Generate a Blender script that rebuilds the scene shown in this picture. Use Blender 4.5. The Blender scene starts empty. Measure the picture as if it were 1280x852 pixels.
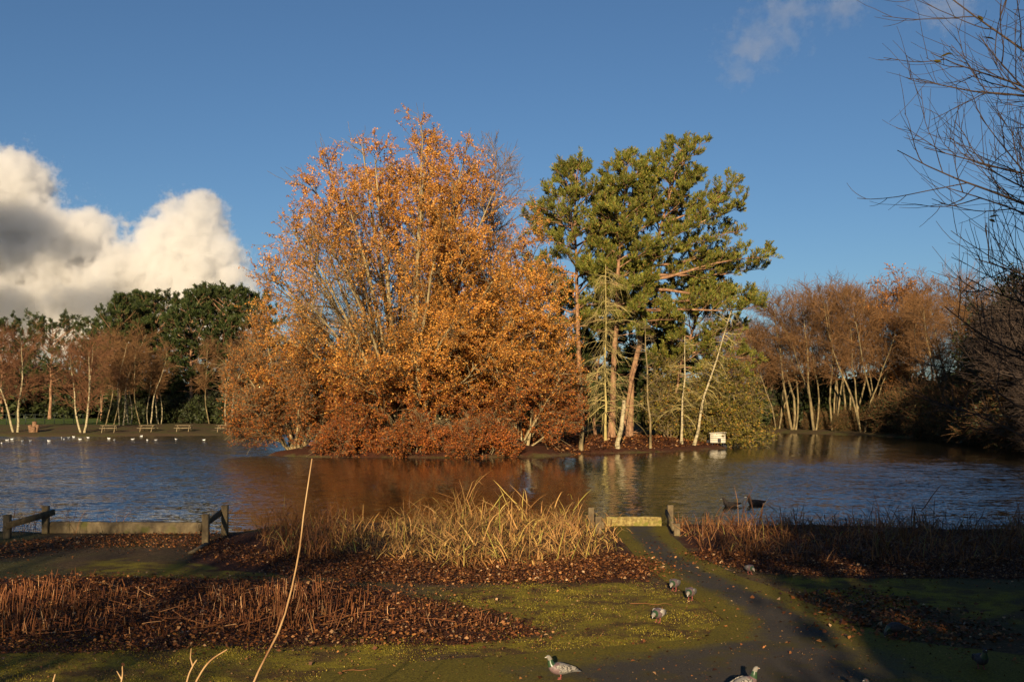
import bpy, math, random
import numpy as np
from mathutils import Vector, Matrix

# ------------------------------------------------------------------ camera, sky, sun, exposure
sc = bpy.context.scene
COL = sc.collection
F, CX, HZ, EYE = 1256.0, 640.0, 510.0, 2.7      # focal length in photo pixels, centre column, horizon row, eye height
WATER = -0.3
cam = bpy.data.cameras.new('camera')
cam.sensor_width = 36.0
cam.lens = 36.0 * F / 1280.0
cam.shift_y = (HZ - 426.0) / 1280.0
cam.clip_start, cam.clip_end = 0.1, 20000.0
camo = bpy.data.objects.new('camera', cam)
COL.objects.link(camo)
camo.location = (0, 0, EYE)
camo.rotation_euler = (math.radians(90), 0, 0)
sc.camera = camo

SUN_EL, SUN_AZ = math.radians(14.0), math.radians(5.9)     # the light travels 5.9 degrees right of the view axis
LDIR = Vector((math.sin(SUN_AZ) * math.cos(SUN_EL), math.cos(SUN_AZ) * math.cos(SUN_EL), -math.sin(SUN_EL)))
world = bpy.data.worlds.new('World')
sc.world = world
world.use_nodes = True
wn = world.node_tree
sky = wn.nodes.new('ShaderNodeTexSky')
sky.sky_type = 'NISHITA'
sky.sun_disc = False
sky.sun_elevation = SUN_EL
sky.sun_rotation = math.radians(180.0) + SUN_AZ
sky.air_density = 1.0
sky.dust_density = 0.4
sky.ozone_density = 4.6
bg = wn.nodes['Background']
bg.inputs['Strength'].default_value = 0.05
wn.links.new(sky.outputs[0], bg.inputs['Color'])
sun = bpy.data.lights.new('sun', 'SUN')
sun.energy = 5.0
sun.angle = math.radians(0.5)
sun.color = (1.0, 0.78, 0.50)
suno = bpy.data.objects.new('sun', sun)
COL.objects.link(suno)
suno.rotation_euler = LDIR.to_track_quat('-Z', 'Y').to_euler()
vs = sc.view_settings
vs.view_transform = 'Standard'
vs.look = 'None'
vs.exposure = 0.82
vs.gamma = 1.0
sc.cycles.use_denoising = True
sc.cycles.max_bounces = 6
sc.cycles.diffuse_bounces = 3
sc.cycles.glossy_bounces = 3
sc.cycles.transmission_bounces = 4
sc.cycles.transparent_max_bounces = 8
sc.cycles.volume_bounces = 5
sc.cycles.caustics_reflective = False
sc.cycles.caustics_refractive = False

# ------------------------------------------------------------------ helpers
def ground(px, py, z=0.0):
    Y = (EYE - z) * F / (py - HZ)
    return ((px - CX) / F * Y, Y)

def at(px, py, Y):
    return Vector(((px - CX) / F * Y, Y, EYE - (py - HZ) / F * Y))

def unit(v):
    return v / np.maximum(np.linalg.norm(v, axis=-1, keepdims=True), 1e-9)

def mesh_np(name, V, Q, mats, mi=None, smooth=False):
    """quads Q (n,4) into one mesh"""
    me = bpy.data.meshes.new(name)
    V = np.ascontiguousarray(V, dtype=np.float32); Q = np.ascontiguousarray(Q, dtype=np.int32)
    k = Q.shape[1]
    me.vertices.add(len(V)); me.vertices.foreach_set('co', V.ravel())
    me.loops.add(Q.size); me.loops.foreach_set('vertex_index', Q.ravel())
    me.polygons.add(len(Q))
    me.polygons.foreach_set('loop_start', np.arange(len(Q), dtype=np.int32) * k)
    for m in mats: me.materials.append(m)
    if mi is not None: me.polygons.foreach_set('material_index', np.ascontiguousarray(mi, dtype=np.int32))
    if smooth: me.polygons.foreach_set('use_smooth', np.ones(len(Q), dtype=bool))
    me.update(calc_edges=True)
    return me

def poly_mesh(name, verts, faces, mats, smooth=False, mi=None):
    me = bpy.data.meshes.new(name)
    me.from_pydata([tuple(v) for v in verts], [], faces)
    for m in mats: me.materials.append(m)
    if smooth: me.polygons.foreach_set('use_smooth', [True] * len(me.polygons))
    if mi is not None: me.polygons.foreach_set('material_index', mi)
    me.update()
    return me

def link(name, me, parent=None, loc=None, rot=None):
    o = bpy.data.objects.new(name, me)
    COL.objects.link(o)
    if parent is not None: o.parent = parent
    if loc is not None: o.location = loc
    if rot is not None: o.rotation_euler = rot
    return o

def tag(o, label=None, cat=None, group=None, kind=None):
    if label: o['label'] = label
    if cat: o['category'] = cat
    if group: o['group'] = group
    if kind: o['kind'] = kind
    return o

def thing(name, label, cat, loc=(0, 0, 0), rz=0.0, group=None):
    o = link(name, None, None, loc, (0, 0, rz))
    return tag(o, label, cat, group)

def copy_tree(root, loc, rz, scale, label, group=None):
    r = root.copy(); COL.objects.link(r)
    r.location = loc; r.rotation_euler = (0, 0, rz); r.scale = scale if hasattr(scale, '__len__') else (scale,) * 3
    r['label'] = label
    if group: r['group'] = group
    for ch in list(root.children):
        c = ch.copy(); COL.objects.link(c); c.parent = r
        for g in list(ch.children):
            d = g.copy(); COL.objects.link(d); d.parent = c
    return r

class MB:
    """collects quads of several shapes into one mesh"""
    def __init__(s): s.V = []; s.Q = []; s.M = []; s.n = 0
    def add(s, V, Q, m=0):
        V = np.asarray(V, float).reshape(-1, 3); Q = np.asarray(Q, int).reshape(-1, 4)
        s.V.append(V); s.Q.append(Q + s.n); s.M.append(np.full(len(Q), m)); s.n += len(V)
        return s
    def box(s, c, d, m=0, rz=0.0, jit=0.0):
        x, y, z = np.asarray(d) / 2.0
        v = np.array([[a * x, b * y, e * z] for e in (-1, 1) for b in (-1, 1) for a in (-1, 1)])
        if jit: v += np.random.RandomState(int(abs(c[0]) * 997 + abs(c[2]) * 131) % 9999).uniform(-jit, jit, v.shape)
        R = np.array([[math.cos(rz), -math.sin(rz), 0], [math.sin(rz), math.cos(rz), 0], [0, 0, 1]])
        return s.add(v @ R.T + np.asarray(c), [[0, 2, 3, 1], [4, 5, 7, 6], [0, 1, 5, 4], [2, 6, 7, 3], [0, 4, 6, 2], [1, 3, 7, 5]], m)
    def beam(s, a, b, w, h, m=0, bev=0.0):
        a = np.asarray(a, float); b = np.asarray(b, float); t = unit(b - a)
        u = unit(np.cross(t, [0, 0, 1.0]) if abs(t[2]) < .95 else np.cross(t, [0, 1.0, 0])); n = np.cross(u, t)
        prof = [(-w/2 + bev, -h/2), (w/2 - bev, -h/2), (w/2, -h/2 + bev), (w/2, h/2 - bev), (w/2 - bev, h/2), (-w/2 + bev, h/2), (-w/2, h/2 - bev), (-w/2, -h/2 + bev)] if bev else \
               [(-w/2, -h/2), (w/2, -h/2), (w/2, h/2), (-w/2, h/2)]
        k = len(prof); V = [p + u * x + n * y for p in (a, b) for x, y in prof]
        Q = [[i, (i + 1) % k, k + (i + 1) % k, k + i] for i in range(k)]
        if k == 4: Q += [[3, 2, 1, 0], [4, 5, 6, 7]]
        else: Q += [[0, 7, 6, 1], [1, 6, 5, 2], [2, 5, 4, 3], [8, 9, 14, 15], [9, 10, 13, 14], [10, 11, 12, 13]]
        return s.add(V, Q, m)
    def tube(s, pts, rad, sides=6, m=0, cap=True):
        V, Q = tubes(np.asarray(pts, float)[None], np.asarray(rad, float)[None], sides)
        s.add(V, Q, m)
        return s
    def mesh(s, name, mats, smooth=False):
        return mesh_np(name, np.concatenate(s.V), np.concatenate(s.Q), mats, np.concatenate(s.M), smooth)

def tubes(P, R, sides):
    """P (N,K,3) polylines with radii R (N,K) -> open tubes of quads"""
    N, K, _ = P.shape
    T = np.empty_like(P)
    T[:, 1:-1] = P[:, 2:] - P[:, :-2]; T[:, 0] = P[:, 1] - P[:, 0]; T[:, -1] = P[:, -1] - P[:, -2]
    T = unit(T)
    d = unit(P[:, -1] - P[:, 0])
    ref = np.where(np.abs(d[:, 2:3]) < 0.85, np.array([[0, 0, 1.0]]), np.array([[1.0, 0.2, 0]]))
    u = ref[:, None, :] - (ref[:, None, :] * T).sum(-1, keepdims=True) * T
    u = unit(u); v = np.cross(T, u)
    a = np.arange(sides) * 2 * np.pi / sides
    V = P[:, :, None, :] + R[:, :, None, None] * (np.cos(a)[None, None, :, None] * u[:, :, None, :] + np.sin(a)[None, None, :, None] * v[:, :, None, :])
    idx = np.arange(N * K * sides).reshape(N, K, sides)
    nx = np.roll(idx, -1, axis=2)
    Q = np.stack([idx[:, :-1], nx[:, :-1], nx[:, 1:], idx[:, 1:]], -1).reshape(-1, 4)
    return V.reshape(-1, 3), Q

def kites(P, D, Nn, L, W, fold=0.0):
    """leaf-shaped quads: base P, direction D, normal Nn"""
    S = unit(np.cross(D, Nn)); U = np.cross(S, D)
    L = L[:, None]; W = W[:, None]
    V = np.stack([P, P + D * L * .45 + S * W * .5 + U * L * fold, P + D * L, P + D * L * .45 - S * W * .5 + U * L * fold], 1)
    return V.reshape(-1, 3), np.arange(len(P) * 4).reshape(-1, 4)

def slivers(P, D, Nn, L, W):
    """small leaves and needle blades as single triangles"""
    S = unit(np.cross(D, Nn)); L = L[:, None]; W = W[:, None]
    V = np.stack([P, P + D * L * .75 + S * W * .62, P + D * L - S * W * .38], 1)
    return V.reshape(-1, 3), np.arange(len(P) * 3).reshape(-1, 3)

def rdir(rng, n):
    return unit(rng.normal(size=(n, 3)))

def sweep(rng, P, D, L, K, wob, up):
    """grow polylines: start P, direction D, length L, random wobble, upward pull"""
    N = len(P); pts = np.empty((N, K, 3)); pts[:, 0] = P; d = unit(D)
    st = (L / (K - 1))[:, None]; upv = np.array([0, 0, 1.0])
    for k in range(1, K):
        u = up[k - 1] if hasattr(up, '__len__') else up
        d = unit(d + rng.normal(size=(N, 3)) * wob + upv * u)
        pts[:, k] = pts[:, k - 1] + d * st
    return pts

def along(pts, t):
    N, K, _ = pts.shape; x = t * (K - 1); i = np.clip(x.astype(int), 0, K - 2); f = (x - i)[..., None]
    n = np.arange(N)[:, None]
    a = pts[n, i]; b = pts[n, i + 1]
    return a + (b - a) * f, unit(b - a)

def spawn(rng, pts, n, t0, t1, ang, sd, tj=True):
    """n children per branch: positions, directions, t"""
    N = len(pts); t = t0 + (t1 - t0) * (np.arange(n)[None, :] + rng.uniform(0, 1, (N, n))) / n
    p, d = along(pts, t)
    w = rdir(rng, N * n).reshape(N, n, 3); w = unit(w - (w * d).sum(-1, keepdims=True) * d)
    a = np.radians(rng.normal(ang, sd, (N, n)))[..., None]
    nd = d * np.cos(a) + w * np.sin(a)
    return p.reshape(-1, 3), unit(nd.reshape(-1, 3)), t.reshape(-1)

def radii(r0, r1, K):
    r0 = np.asarray(r0); k = np.linspace(0, 1, K)
    return r0[:, None] * (1 - k) + r1 * k

# ------------------------------------------------------------------ materials
def mat(name):
    m = bpy.data.materials.new(name); m.use_nodes = True
    nt = m.node_tree; nt.nodes.clear()
    out = nt.nodes.new('ShaderNodeOutputMaterial')
    return m, nt, out

def nd(nt, kind, **kw):
    n = nt.nodes.new(kind)
    for k, v in kw.items():
        if k in n.bl_rna.properties: setattr(n, k, v)
        else: n.inputs[k].default_value = v
    return n

def ramp(nt, fac, stops, interp='LINEAR'):
    r = nt.nodes.new('ShaderNodeValToRGB'); r.color_ramp.interpolation = interp
    el = r.color_ramp.elements
    while len(el) > 1: el.remove(el[0])
    el[0].position = stops[0][0]; el[0].color = (*stops[0][1], 1)
    for p, c in stops[1:]:
        e = el.new(p); e.color = (*c, 1)
    nt.links.new(fac, r.inputs[0])
    return r.outputs[0]

def mixc(nt, f, a, b, mode='MIX'):
    n = nt.nodes.new('ShaderNodeMix'); n.data_type = 'RGBA'; n.blend_type = mode
    for s, v in ((0, f), (6, a), (7, b)):
        if hasattr(v, 'is_linked'): nt.links.new(v, n.inputs[s])
        elif isinstance(v, tuple): n.inputs[s].default_value = (*v, 1)
        else: n.inputs[s].default_value = v
    return n.outputs[2]

def noise(nt, scale, detail=4.0, rough=0.55, vec=None, stretch=None, coord='Object', dist=0.0):
    if vec is None:
        vec = nt.nodes.new('ShaderNodeTexCoord').outputs[coord]
    if stretch:
        mp = nt.nodes.new('ShaderNodeMapping'); mp.inputs['Scale'].default_value = stretch
        nt.links.new(vec, mp.inputs['Vector']); vec = mp.outputs[0]
    n = nd(nt, 'ShaderNodeTexNoise', Scale=scale, Detail=detail, Roughness=rough, Distortion=dist)
    nt.links.new(vec, n.inputs['Vector'])
    return n.outputs['Fac']

def leaf_mat(name, stops, trans=0.25, patch=0.25, patch_scale=0.5, rough=0.6):
    m, nt, out = mat(name)
    rnd = nt.nodes.new('ShaderNodeNewGeometry').outputs['Random Per Island']
    c = ramp(nt, rnd, stops)
    pn = noise(nt, patch_scale, 2.0)
    pf = ramp(nt, pn, [(0.35, (1 - patch,) * 3), (0.65, (1 + patch * .6,) * 3)])
    c = mixc(nt, 1.0, c, pf, 'MULTIPLY')
    d = nd(nt, 'ShaderNodeBsdfPrincipled', Roughness=rough); d.inputs['Specular IOR Level'].default_value = 0.25
    t = nd(nt, 'ShaderNodeBsdfTranslucent')
    nt.links.new(c, d.inputs['Base Color']); nt.links.new(c, t.inputs['Color'])
    mx = nd(nt, 'ShaderNodeMixShader'); mx.inputs[0].default_value = trans
    nt.links.new(d.outputs[0], mx.inputs[1]); nt.links.new(t.outputs[0], mx.inputs[2])
    nt.links.new(mx.outputs[0], out.inputs[0])
    return m

def rough_mat(name, stops, scale=4.0, stretch=None, bump=0.3, bdist=0.02, rough=0.85, detail=5.0, spec=0.3, extra=None, island=0.0):
    m, nt, out = mat(name)
    n = noise(nt, scale, detail, 0.6, stretch=stretch)
    c = ramp(nt, n, stops)
    if island:
        rnd = nt.nodes.new('ShaderNodeNewGeometry').outputs['Random Per Island']
        c = mixc(nt, 1.0, c, ramp(nt, rnd, [(0, (1 - island,) * 3), (1, (1 + island,) * 3)]), 'MULTIPLY')
    if extra:      # second, larger blotches of another colour
        n2 = noise(nt, extra[1], 3.0)
        c = mixc(nt, ramp(nt, n2, [(extra[2], (0, 0, 0)), (extra[2] + .12, (1, 1, 1))]), c, extra[0])
    b = nd(nt, 'ShaderNodeBsdfPrincipled', Roughness=rough); b.inputs['Specular IOR Level'].default_value = spec
    nt.links.new(c, b.inputs['Base Color'])
    if bump:
        bp = nd(nt, 'ShaderNodeBump', Strength=bump, Distance=bdist)
        nt.links.new(n, bp.inputs['Height']); nt.links.new(bp.outputs[0], b.inputs['Normal'])
    nt.links.new(b.outputs[0], out.inputs[0])
    return m

M = {}
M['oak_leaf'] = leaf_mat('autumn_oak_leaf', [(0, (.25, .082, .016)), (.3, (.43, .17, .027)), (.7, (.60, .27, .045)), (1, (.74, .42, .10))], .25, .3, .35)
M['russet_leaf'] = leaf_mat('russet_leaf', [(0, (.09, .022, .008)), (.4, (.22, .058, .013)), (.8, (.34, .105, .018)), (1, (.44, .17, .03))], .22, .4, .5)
M['copper_leaf'] = leaf_mat('copper_leaf', [(0, (.16, .06, .015)), (.5, (.33, .125, .026)), (1, (.48, .21, .045))], .25, .3, .5)
M['pine'] = leaf_mat('pine_needle', [(0, (.055, .068, .012)), (.45, (.125, .14, .02)), (.8, (.20, .19, .028)), (.93, (.22, .16, .03)), (1, (.25, .12, .025))], .12, .35, .6)
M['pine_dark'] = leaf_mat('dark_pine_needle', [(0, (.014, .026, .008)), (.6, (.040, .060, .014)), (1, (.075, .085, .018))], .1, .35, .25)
M['evergreen'] = leaf_mat('olive_evergreen_leaf', [(0, (.06, .06, .012)), (.5, (.15, .13, .02)), (.8, (.22, .16, .026)), (1, (.32, .15, .03))], .2, .35, .7)
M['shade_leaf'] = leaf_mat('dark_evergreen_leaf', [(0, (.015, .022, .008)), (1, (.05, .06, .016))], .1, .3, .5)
M['dry_leaf'] = leaf_mat('last_dry_leaf', [(0, (.10, .10, .02)), (1, (.22, .15, .03))], .3, .1, 5)
M['bark'] = rough_mat('oak_bark', [(.3, (.13, .10, .05)), (.55, (.32, .25, .13)), (.75, (.46, .38, .21))], 6, (1, 1, .25), .6, .03)
M['twig'] = rough_mat('oak_twig', [(.3, (.09, .065, .035)), (.7, (.24, .18, .09))], 3, None, 0, island=.3)
M['pine_bark'] = rough_mat('pine_bark', [(.3, (.11, .055, .03)), (.55, (.27, .15, .08)), (.75, (.40, .26, .15))], 5, (1, 1, .35), .7, .04)
M['birch_bark'] = rough_mat('birch_bark', [(.34, (.05, .045, .035)), (.46, (.28, .23, .13)), (.75, (.52, .45, .28))], 3.5, (1, 1, 2.5), .3, .02)
M['alder_bark'] = rough_mat('alder_bark', [(.32, (.06, .045, .025)), (.5, (.17, .13, .062)), (.75, (.32, .25, .13))], 2.5, (1, 1, .6), .3, .02)
M['alder_twig'] = rough_mat('alder_twig', [(.3, (.105, .052, .021)), (.7, (.22, .115, .044))], .6, None, 0, island=.35)
M['red_twig'] = rough_mat('reddish_twig', [(.3, (.11, .048, .024)), (.7, (.21, .095, .042))], .6, None, 0, island=.35)
M['grey_twig'] = rough_mat('grey_birch_twig', [(.3, (.12, .085, .07)), (.7, (.24, .18, .14))], .6, None, 0, island=.3)
M['dead_twig'] = rough_mat('dead_conifer_twig', [(.3, (.24, .19, .07)), (.7, (.44, .36, .14))], 2, None, 0, island=.3)
M['dark_twig'] = rough_mat('dark_bare_twig', [(.3, (.030, .022, .018)), (.7, (.075, .050, .036))], 6, None, .3, .005)  # even dark brown tone for bare bark and twigs
M['reed'] = leaf_mat('dry_reed_blade', [(0, (.16, .07, .02)), (.4, (.38, .19, .06)), (.75, (.55, .32, .11)), (.94, (.46, .36, .08)), (1, (.28, .29, .05))], .15, .35, .9)
M['reed_brown'] = leaf_mat('brown_reed_blade', [(0, (.07, .026, .011)), (.5, (.19, .075, .026)), (.9, (.32, .15, .05)), (1, (.20, .20, .05))], .15, .35, .9)
M['stubble'] = leaf_mat('cut_stalk', [(0, (.07, .022, .010)), (.5, (.20, .068, .024)), (.85, (.34, .14, .05)), (1, (.58, .34, .16))], .05, .5, 1.2)
M['litter'] = leaf_mat('fallen_leaf', [(0, (.04, .016, .008)), (.4, (.13, .046, .016)), (.75, (.25, .092, .028)), (.93, (.38, .17, .05)), (1, (.54, .36, .20))], .1, .4, .9)
M['crumb'] = leaf_mat('leaf_crumb', [(0, (.05, .022, .010)), (.5, (.13, .065, .022)), (.85, (.24, .12, .04)), (1, (.42, .26, .12))], .1, .3, .9)
M['timber'] = rough_mat('weathered_timber', [(.3, (.06, .042, .024)), (.55, (.14, .105, .055)), (.75, (.23, .18, .10))], 9, (1, 1, .5), .5, .01, extra=((.09, .085, .022), 3.0, .58))
M['mossy_log'] = rough_mat('mossy_timber', [(.3, (.09, .06, .022)), (.5, (.22, .16, .05)), (.75, (.36, .29, .11))], 16, None, .9, .02, extra=((.14, .13, .022), 5.0, .55))
M['stalk'] = rough_mat('pale_dry_stalk', [(.3, (.16, .075, .035)), (.5, (.36, .22, .10)), (.7, (.50, .35, .18))], 7, (1, 1, .6), .3, .003)
M['bench_wood'] = rough_mat('bench_wood', [(.3, (.20, .15, .08)), (.7, (.34, .27, .16))], 4, None, .2, .01)
M['white_paint'] = rough_mat('white_boards', [(.3, (.40, .36, .28)), (.7, (.62, .58, .48))], 2.5, None, .15, .01)
M['dark_paint'] = rough_mat('tarred_wood', [(.3, (.012, .014, .02)), (.7, (.03, .032, .04))], 5, None, .3, .01)
M['slate'] = rough_mat('slate_roof', [(.3, (.07, .07, .075)), (.7, (.13, .13, .14))], 3, None, .3, .02)
M['rail_metal'] = rough_mat('dark_green_rail_metal', [(.3, (.012, .018, .014)), (.7, (.03, .04, .03))], 8, None, 0, rough=.5)
M['stump'] = rough_mat('cut_stump_wood', [(.3, (.09, .045, .024)), (.7, (.26, .15, .08))], 7, None, .5, .02)
M['stone'] = rough_mat('pale_stone', [(.3, (.3, .27, .2)), (.7, (.5, .46, .36))], 5, None, .4, .02)
M['gull_white'] = rough_mat('white_feather', [(.3, (.72, .72, .70)), (.7, (.82, .82, .80))], 20, None, 0)
M['gull_grey'] = rough_mat('gull_grey_feather', [(.3, (.40, .42, .45)), (.7, (.5, .52, .55))], 20, None, 0)
M['p_grey'] = rough_mat('pigeon_grey_feather', [(.3, (.11, .105, .10)), (.7, (.21, .195, .18))], 60, None, .2, .003, island=0)
M['p_pale'] = rough_mat('pigeon_pale_feather', [(.3, (.36, .33, .29)), (.7, (.52, .47, .41))], 60, None, .2, .003)
M['p_check'] = rough_mat('pigeon_chequered_wing', [(.42, (.05, .046, .042)), (.54, (.26, .24, .21))], 70, (1, 1, 1), .2, .003, detail=1.5)
M['p_dark'] = rough_mat('pigeon_dark_feather', [(.3, (.025, .025, .03)), (.7, (.07, .068, .07))], 60, None, .2, .003)
M['p_green'] = rough_mat('pigeon_green_sheen', [(.3, (.018, .035, .018)), (.7, (.04, .085, .032))], 90, None, .1, .002, rough=.35, spec=.6)
M['p_purple'] = rough_mat('pigeon_purple_breast', [(.3, (.10, .065, .068)), (.7, (.19, .13, .125))], 60, None, .15, .002, rough=.5)
M['p_head'] = rough_mat('pigeon_head_feather', [(.3, (.15, .14, .12)), (.7, (.26, .24, .20))], 80, None, .1, .002)
M['p_leg'] = rough_mat('pigeon_red_leg', [(.3, (.20, .05, .04)), (.7, (.32, .10, .08))], 80, None, .2, .002)
M['beak'] = rough_mat('pale_beak', [(.3, (.35, .32, .28)), (.7, (.6, .56, .5))], 80, None, 0)
M['eye'] = rough_mat('orange_eye', [(.3, (.25, .06, .01)), (.7, (.4, .1, .02))], 80, None, 0, rough=.2)
M['duck_dark'] = rough_mat('dark_duck_feather', [(.3, (.018, .015, .013)), (.7, (.06, .045, .035))], 30, None, .2, .004)

# ------------------------------------------------------------------ terrain and water
LAKE = [(-260, 24), (-30, 23.2), (-14, 22.6), (-11.2, 22.3), (-6.2, 22.3), (-5.6, 23.2), (-3, 24.2), (0, 24.4), (1.6, 23.9), (3.6, 23.6), (5, 23.8), (9, 23.2), (14, 22.4),
        (22, 23.5), (31, 28), (37, 42), (38, 60), (38.5, 76), (41, 95), (40, 108), (34, 122), (29, 128), (10, 131), (-20, 126), (-33, 111), (-48, 107), (-58, 108.5), (-90, 110), (-260, 116)]
ISLE = [(-15.5, 63.5), (-12, 61.6), (-7, 60.8), (-2, 61.2), (2.2, 62.6), (4.6, 66.2), (7.5, 67.4), (10.5, 69.2), (13.6, 72.2), (16.0, 75.2), (16.6, 78), (13, 84), (3, 86), (-9, 80), (-15, 70)]

def poly_sd(poly, X, Y):
    """distance to the polygon's edge, positive inside"""
    d = np.full(X.shape, 1e9); ins = np.zeros(X.shape, bool)
    n = len(poly)
    for i in range(n):
        ax, ay = poly[i]; bx, by = poly[(i + 1) % n]
        ex, ey = bx - ax, by - ay
        t = np.clip(((X - ax) * ex + (Y - ay) * ey) / (ex * ex + ey * ey), 0, 1)
        d = np.minimum(d, np.hypot(X - ax - t * ex, Y - ay - t * ey))
        cr = ((ay > Y) != (by > Y)) & (X < (bx - ax) * (Y - ay) / (by - ay + 1e-12) + ax)
        ins ^= cr
    return np.where(ins, d, -d)

def sstep(a, b, x):
    t = np.clip((x - a) / (b - a), 0, 1); return t * t * (3 - 2 * t)

def wob(X, Y, s, ph=0.0):
    return (np.sin(X * s + 1.3 * np.sin(Y * s * .7 + ph)) + np.sin(Y * s * 1.3 + 1.7 * np.sin(X * s * .6 + 2 + ph)) + np.sin((X + Y) * s * 2.1 + ph)) / 3

def height(X, Y):
    X = np.asarray(X, float); Y = np.asarray(Y, float)
    dl = -poly_sd(LAKE, X, Y) + .25 * wob(X, Y, .9)        # positive on the outer land
    di = poly_sd(ISLE, X, Y) + .3 * wob(X, Y, .8, 1)       # positive on the island
    near = Y < 40
    zl = np.where(near, -1.3 + 1.3 * sstep(-1.6, .35, dl), -1.0 + 1.0 * sstep(-4, .6, dl) + .75 * sstep(0.3, 13, dl) + .25 * sstep(10, 60, dl))
    zl = zl + np.where(dl > .6, .02 * wob(X, Y, 1.7, 3) * np.where(near, 1, 4), 0)
    zi = -1.3 + 1.25 * sstep(-2.0, .5, di) + .55 * sstep(.2, 4.0, di) + np.where(di > .5, .06 * wob(X, Y, 1.3), 0)
    z = np.maximum(zl, zi)
    z = z + 3.0 * sstep(230, 600, Y)
    return z

def axis(parts):
    out = []
    for a, b, st in parts: out += list(np.arange(a, b, st))
    return np.array(out + [parts[-1][1]])
gx = axis([(-1500, -300, 150), (-300, -80, 20), (-80, -16, 2.0), (-16, 16, .4), (16, 60, 1.5), (60, 300, 20), (300, 1500, 150)])
gy = axis([(-300, -40, 20), (-40, 6, 3), (6, 26, .35), (26, 58, 2), (58, 90, 1.1), (90, 145, 1.8), (145, 260, 10), (260, 2500, 120)])
GX, GY = np.meshgrid(gx, gy)
GZ = height(GX, GY)

# material zones on the land (what grows or lies there): moss, fallen leaves, grass
MOSS = [ground(*p) for p in [(560, 735), (760, 722), (840, 735), (900, 765), (930, 790), (830, 812), (560, 815), (420, 812), (420, 800), (700, 790), (640, 775), (570, 758)]]
MOSS2 = [ground(*p) for p in [(960, 718), (1150, 722), (1280, 745), (1280, 775), (1150, 760), (1010, 745)]]
MOSS3 = [ground(*p) for p in [(-40, 795), (280, 798), (460, 805), (540, 815), (420, 870), (-40, 880)]]
MOSS4 = [ground(*p) for p in [(100, 700), (240, 702), (330, 712), (330, 724), (120, 722)]]
STUB = [ground(*p) for p in [(-200, 735), (60, 722), (260, 722), (420, 728), (560, 752), (650, 775), (690, 795), (600, 803), (380, 808), (180, 812), (-200, 818)]]
CREED = [ground(*p) for p in [(312, 668), (345, 660), (420, 652), (560, 648), (700, 650), (760, 652), (785, 690), (820, 712), (790, 728), (640, 732), (500, 728), (400, 722), (330, 712)]]
RREED = [ground(*p) for p in [(838, 652), (900, 650), (1000, 652), (1150, 652), (1300, 655), (1420, 660), (1420, 722), (1280, 722), (1100, 722), (990, 720), (930, 712), (870, 695)]]
LREED = [ground(*p) for p in [(250, 680), (290, 668), (330, 668), (340, 712), (290, 716), (230, 700)]]
def soft(poly, X, Y, w): return sstep(-w, w, poly_sd(poly, X, Y) + w * .8 * wob(X, Y, 4.3))
zr = np.clip(sum(soft(p, GX, GY, .75) for p in (MOSS, MOSS2, MOSS3, MOSS4)), 0, 1)
zg = np.clip(sum(soft(p, GX, GY, .3) for p in (STUB, CREED, RREED, LREED)), 0, 1)
zg = np.maximum(zg, sstep(-1, 1, poly_sd(ISLE, GX, GY)) * (GY > 50))
zb = ((GY > 121) & (GX < -42)) * 1.0 + (GY > 150) * 1.0 + sstep(-20, -45, GY) * .6
zb = np.clip(zb, 0, 1)
me = mesh_np('ground', np.stack([GX, GY, GZ], -1).reshape(-1, 3),
             (lambda i: np.stack([i[:-1, :-1], i[:-1, 1:], i[1:, 1:], i[1:, :-1]], -1).reshape(-1, 4))(np.arange(GX.size).reshape(GX.shape)), [], smooth=True)
za = me.attributes.new('zone', 'FLOAT_COLOR', 'POINT')
za.data.foreach_set('color', np.stack([zr, zg, zb, np.ones_like(zr)], -1).astype(np.float32).ravel())

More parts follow.
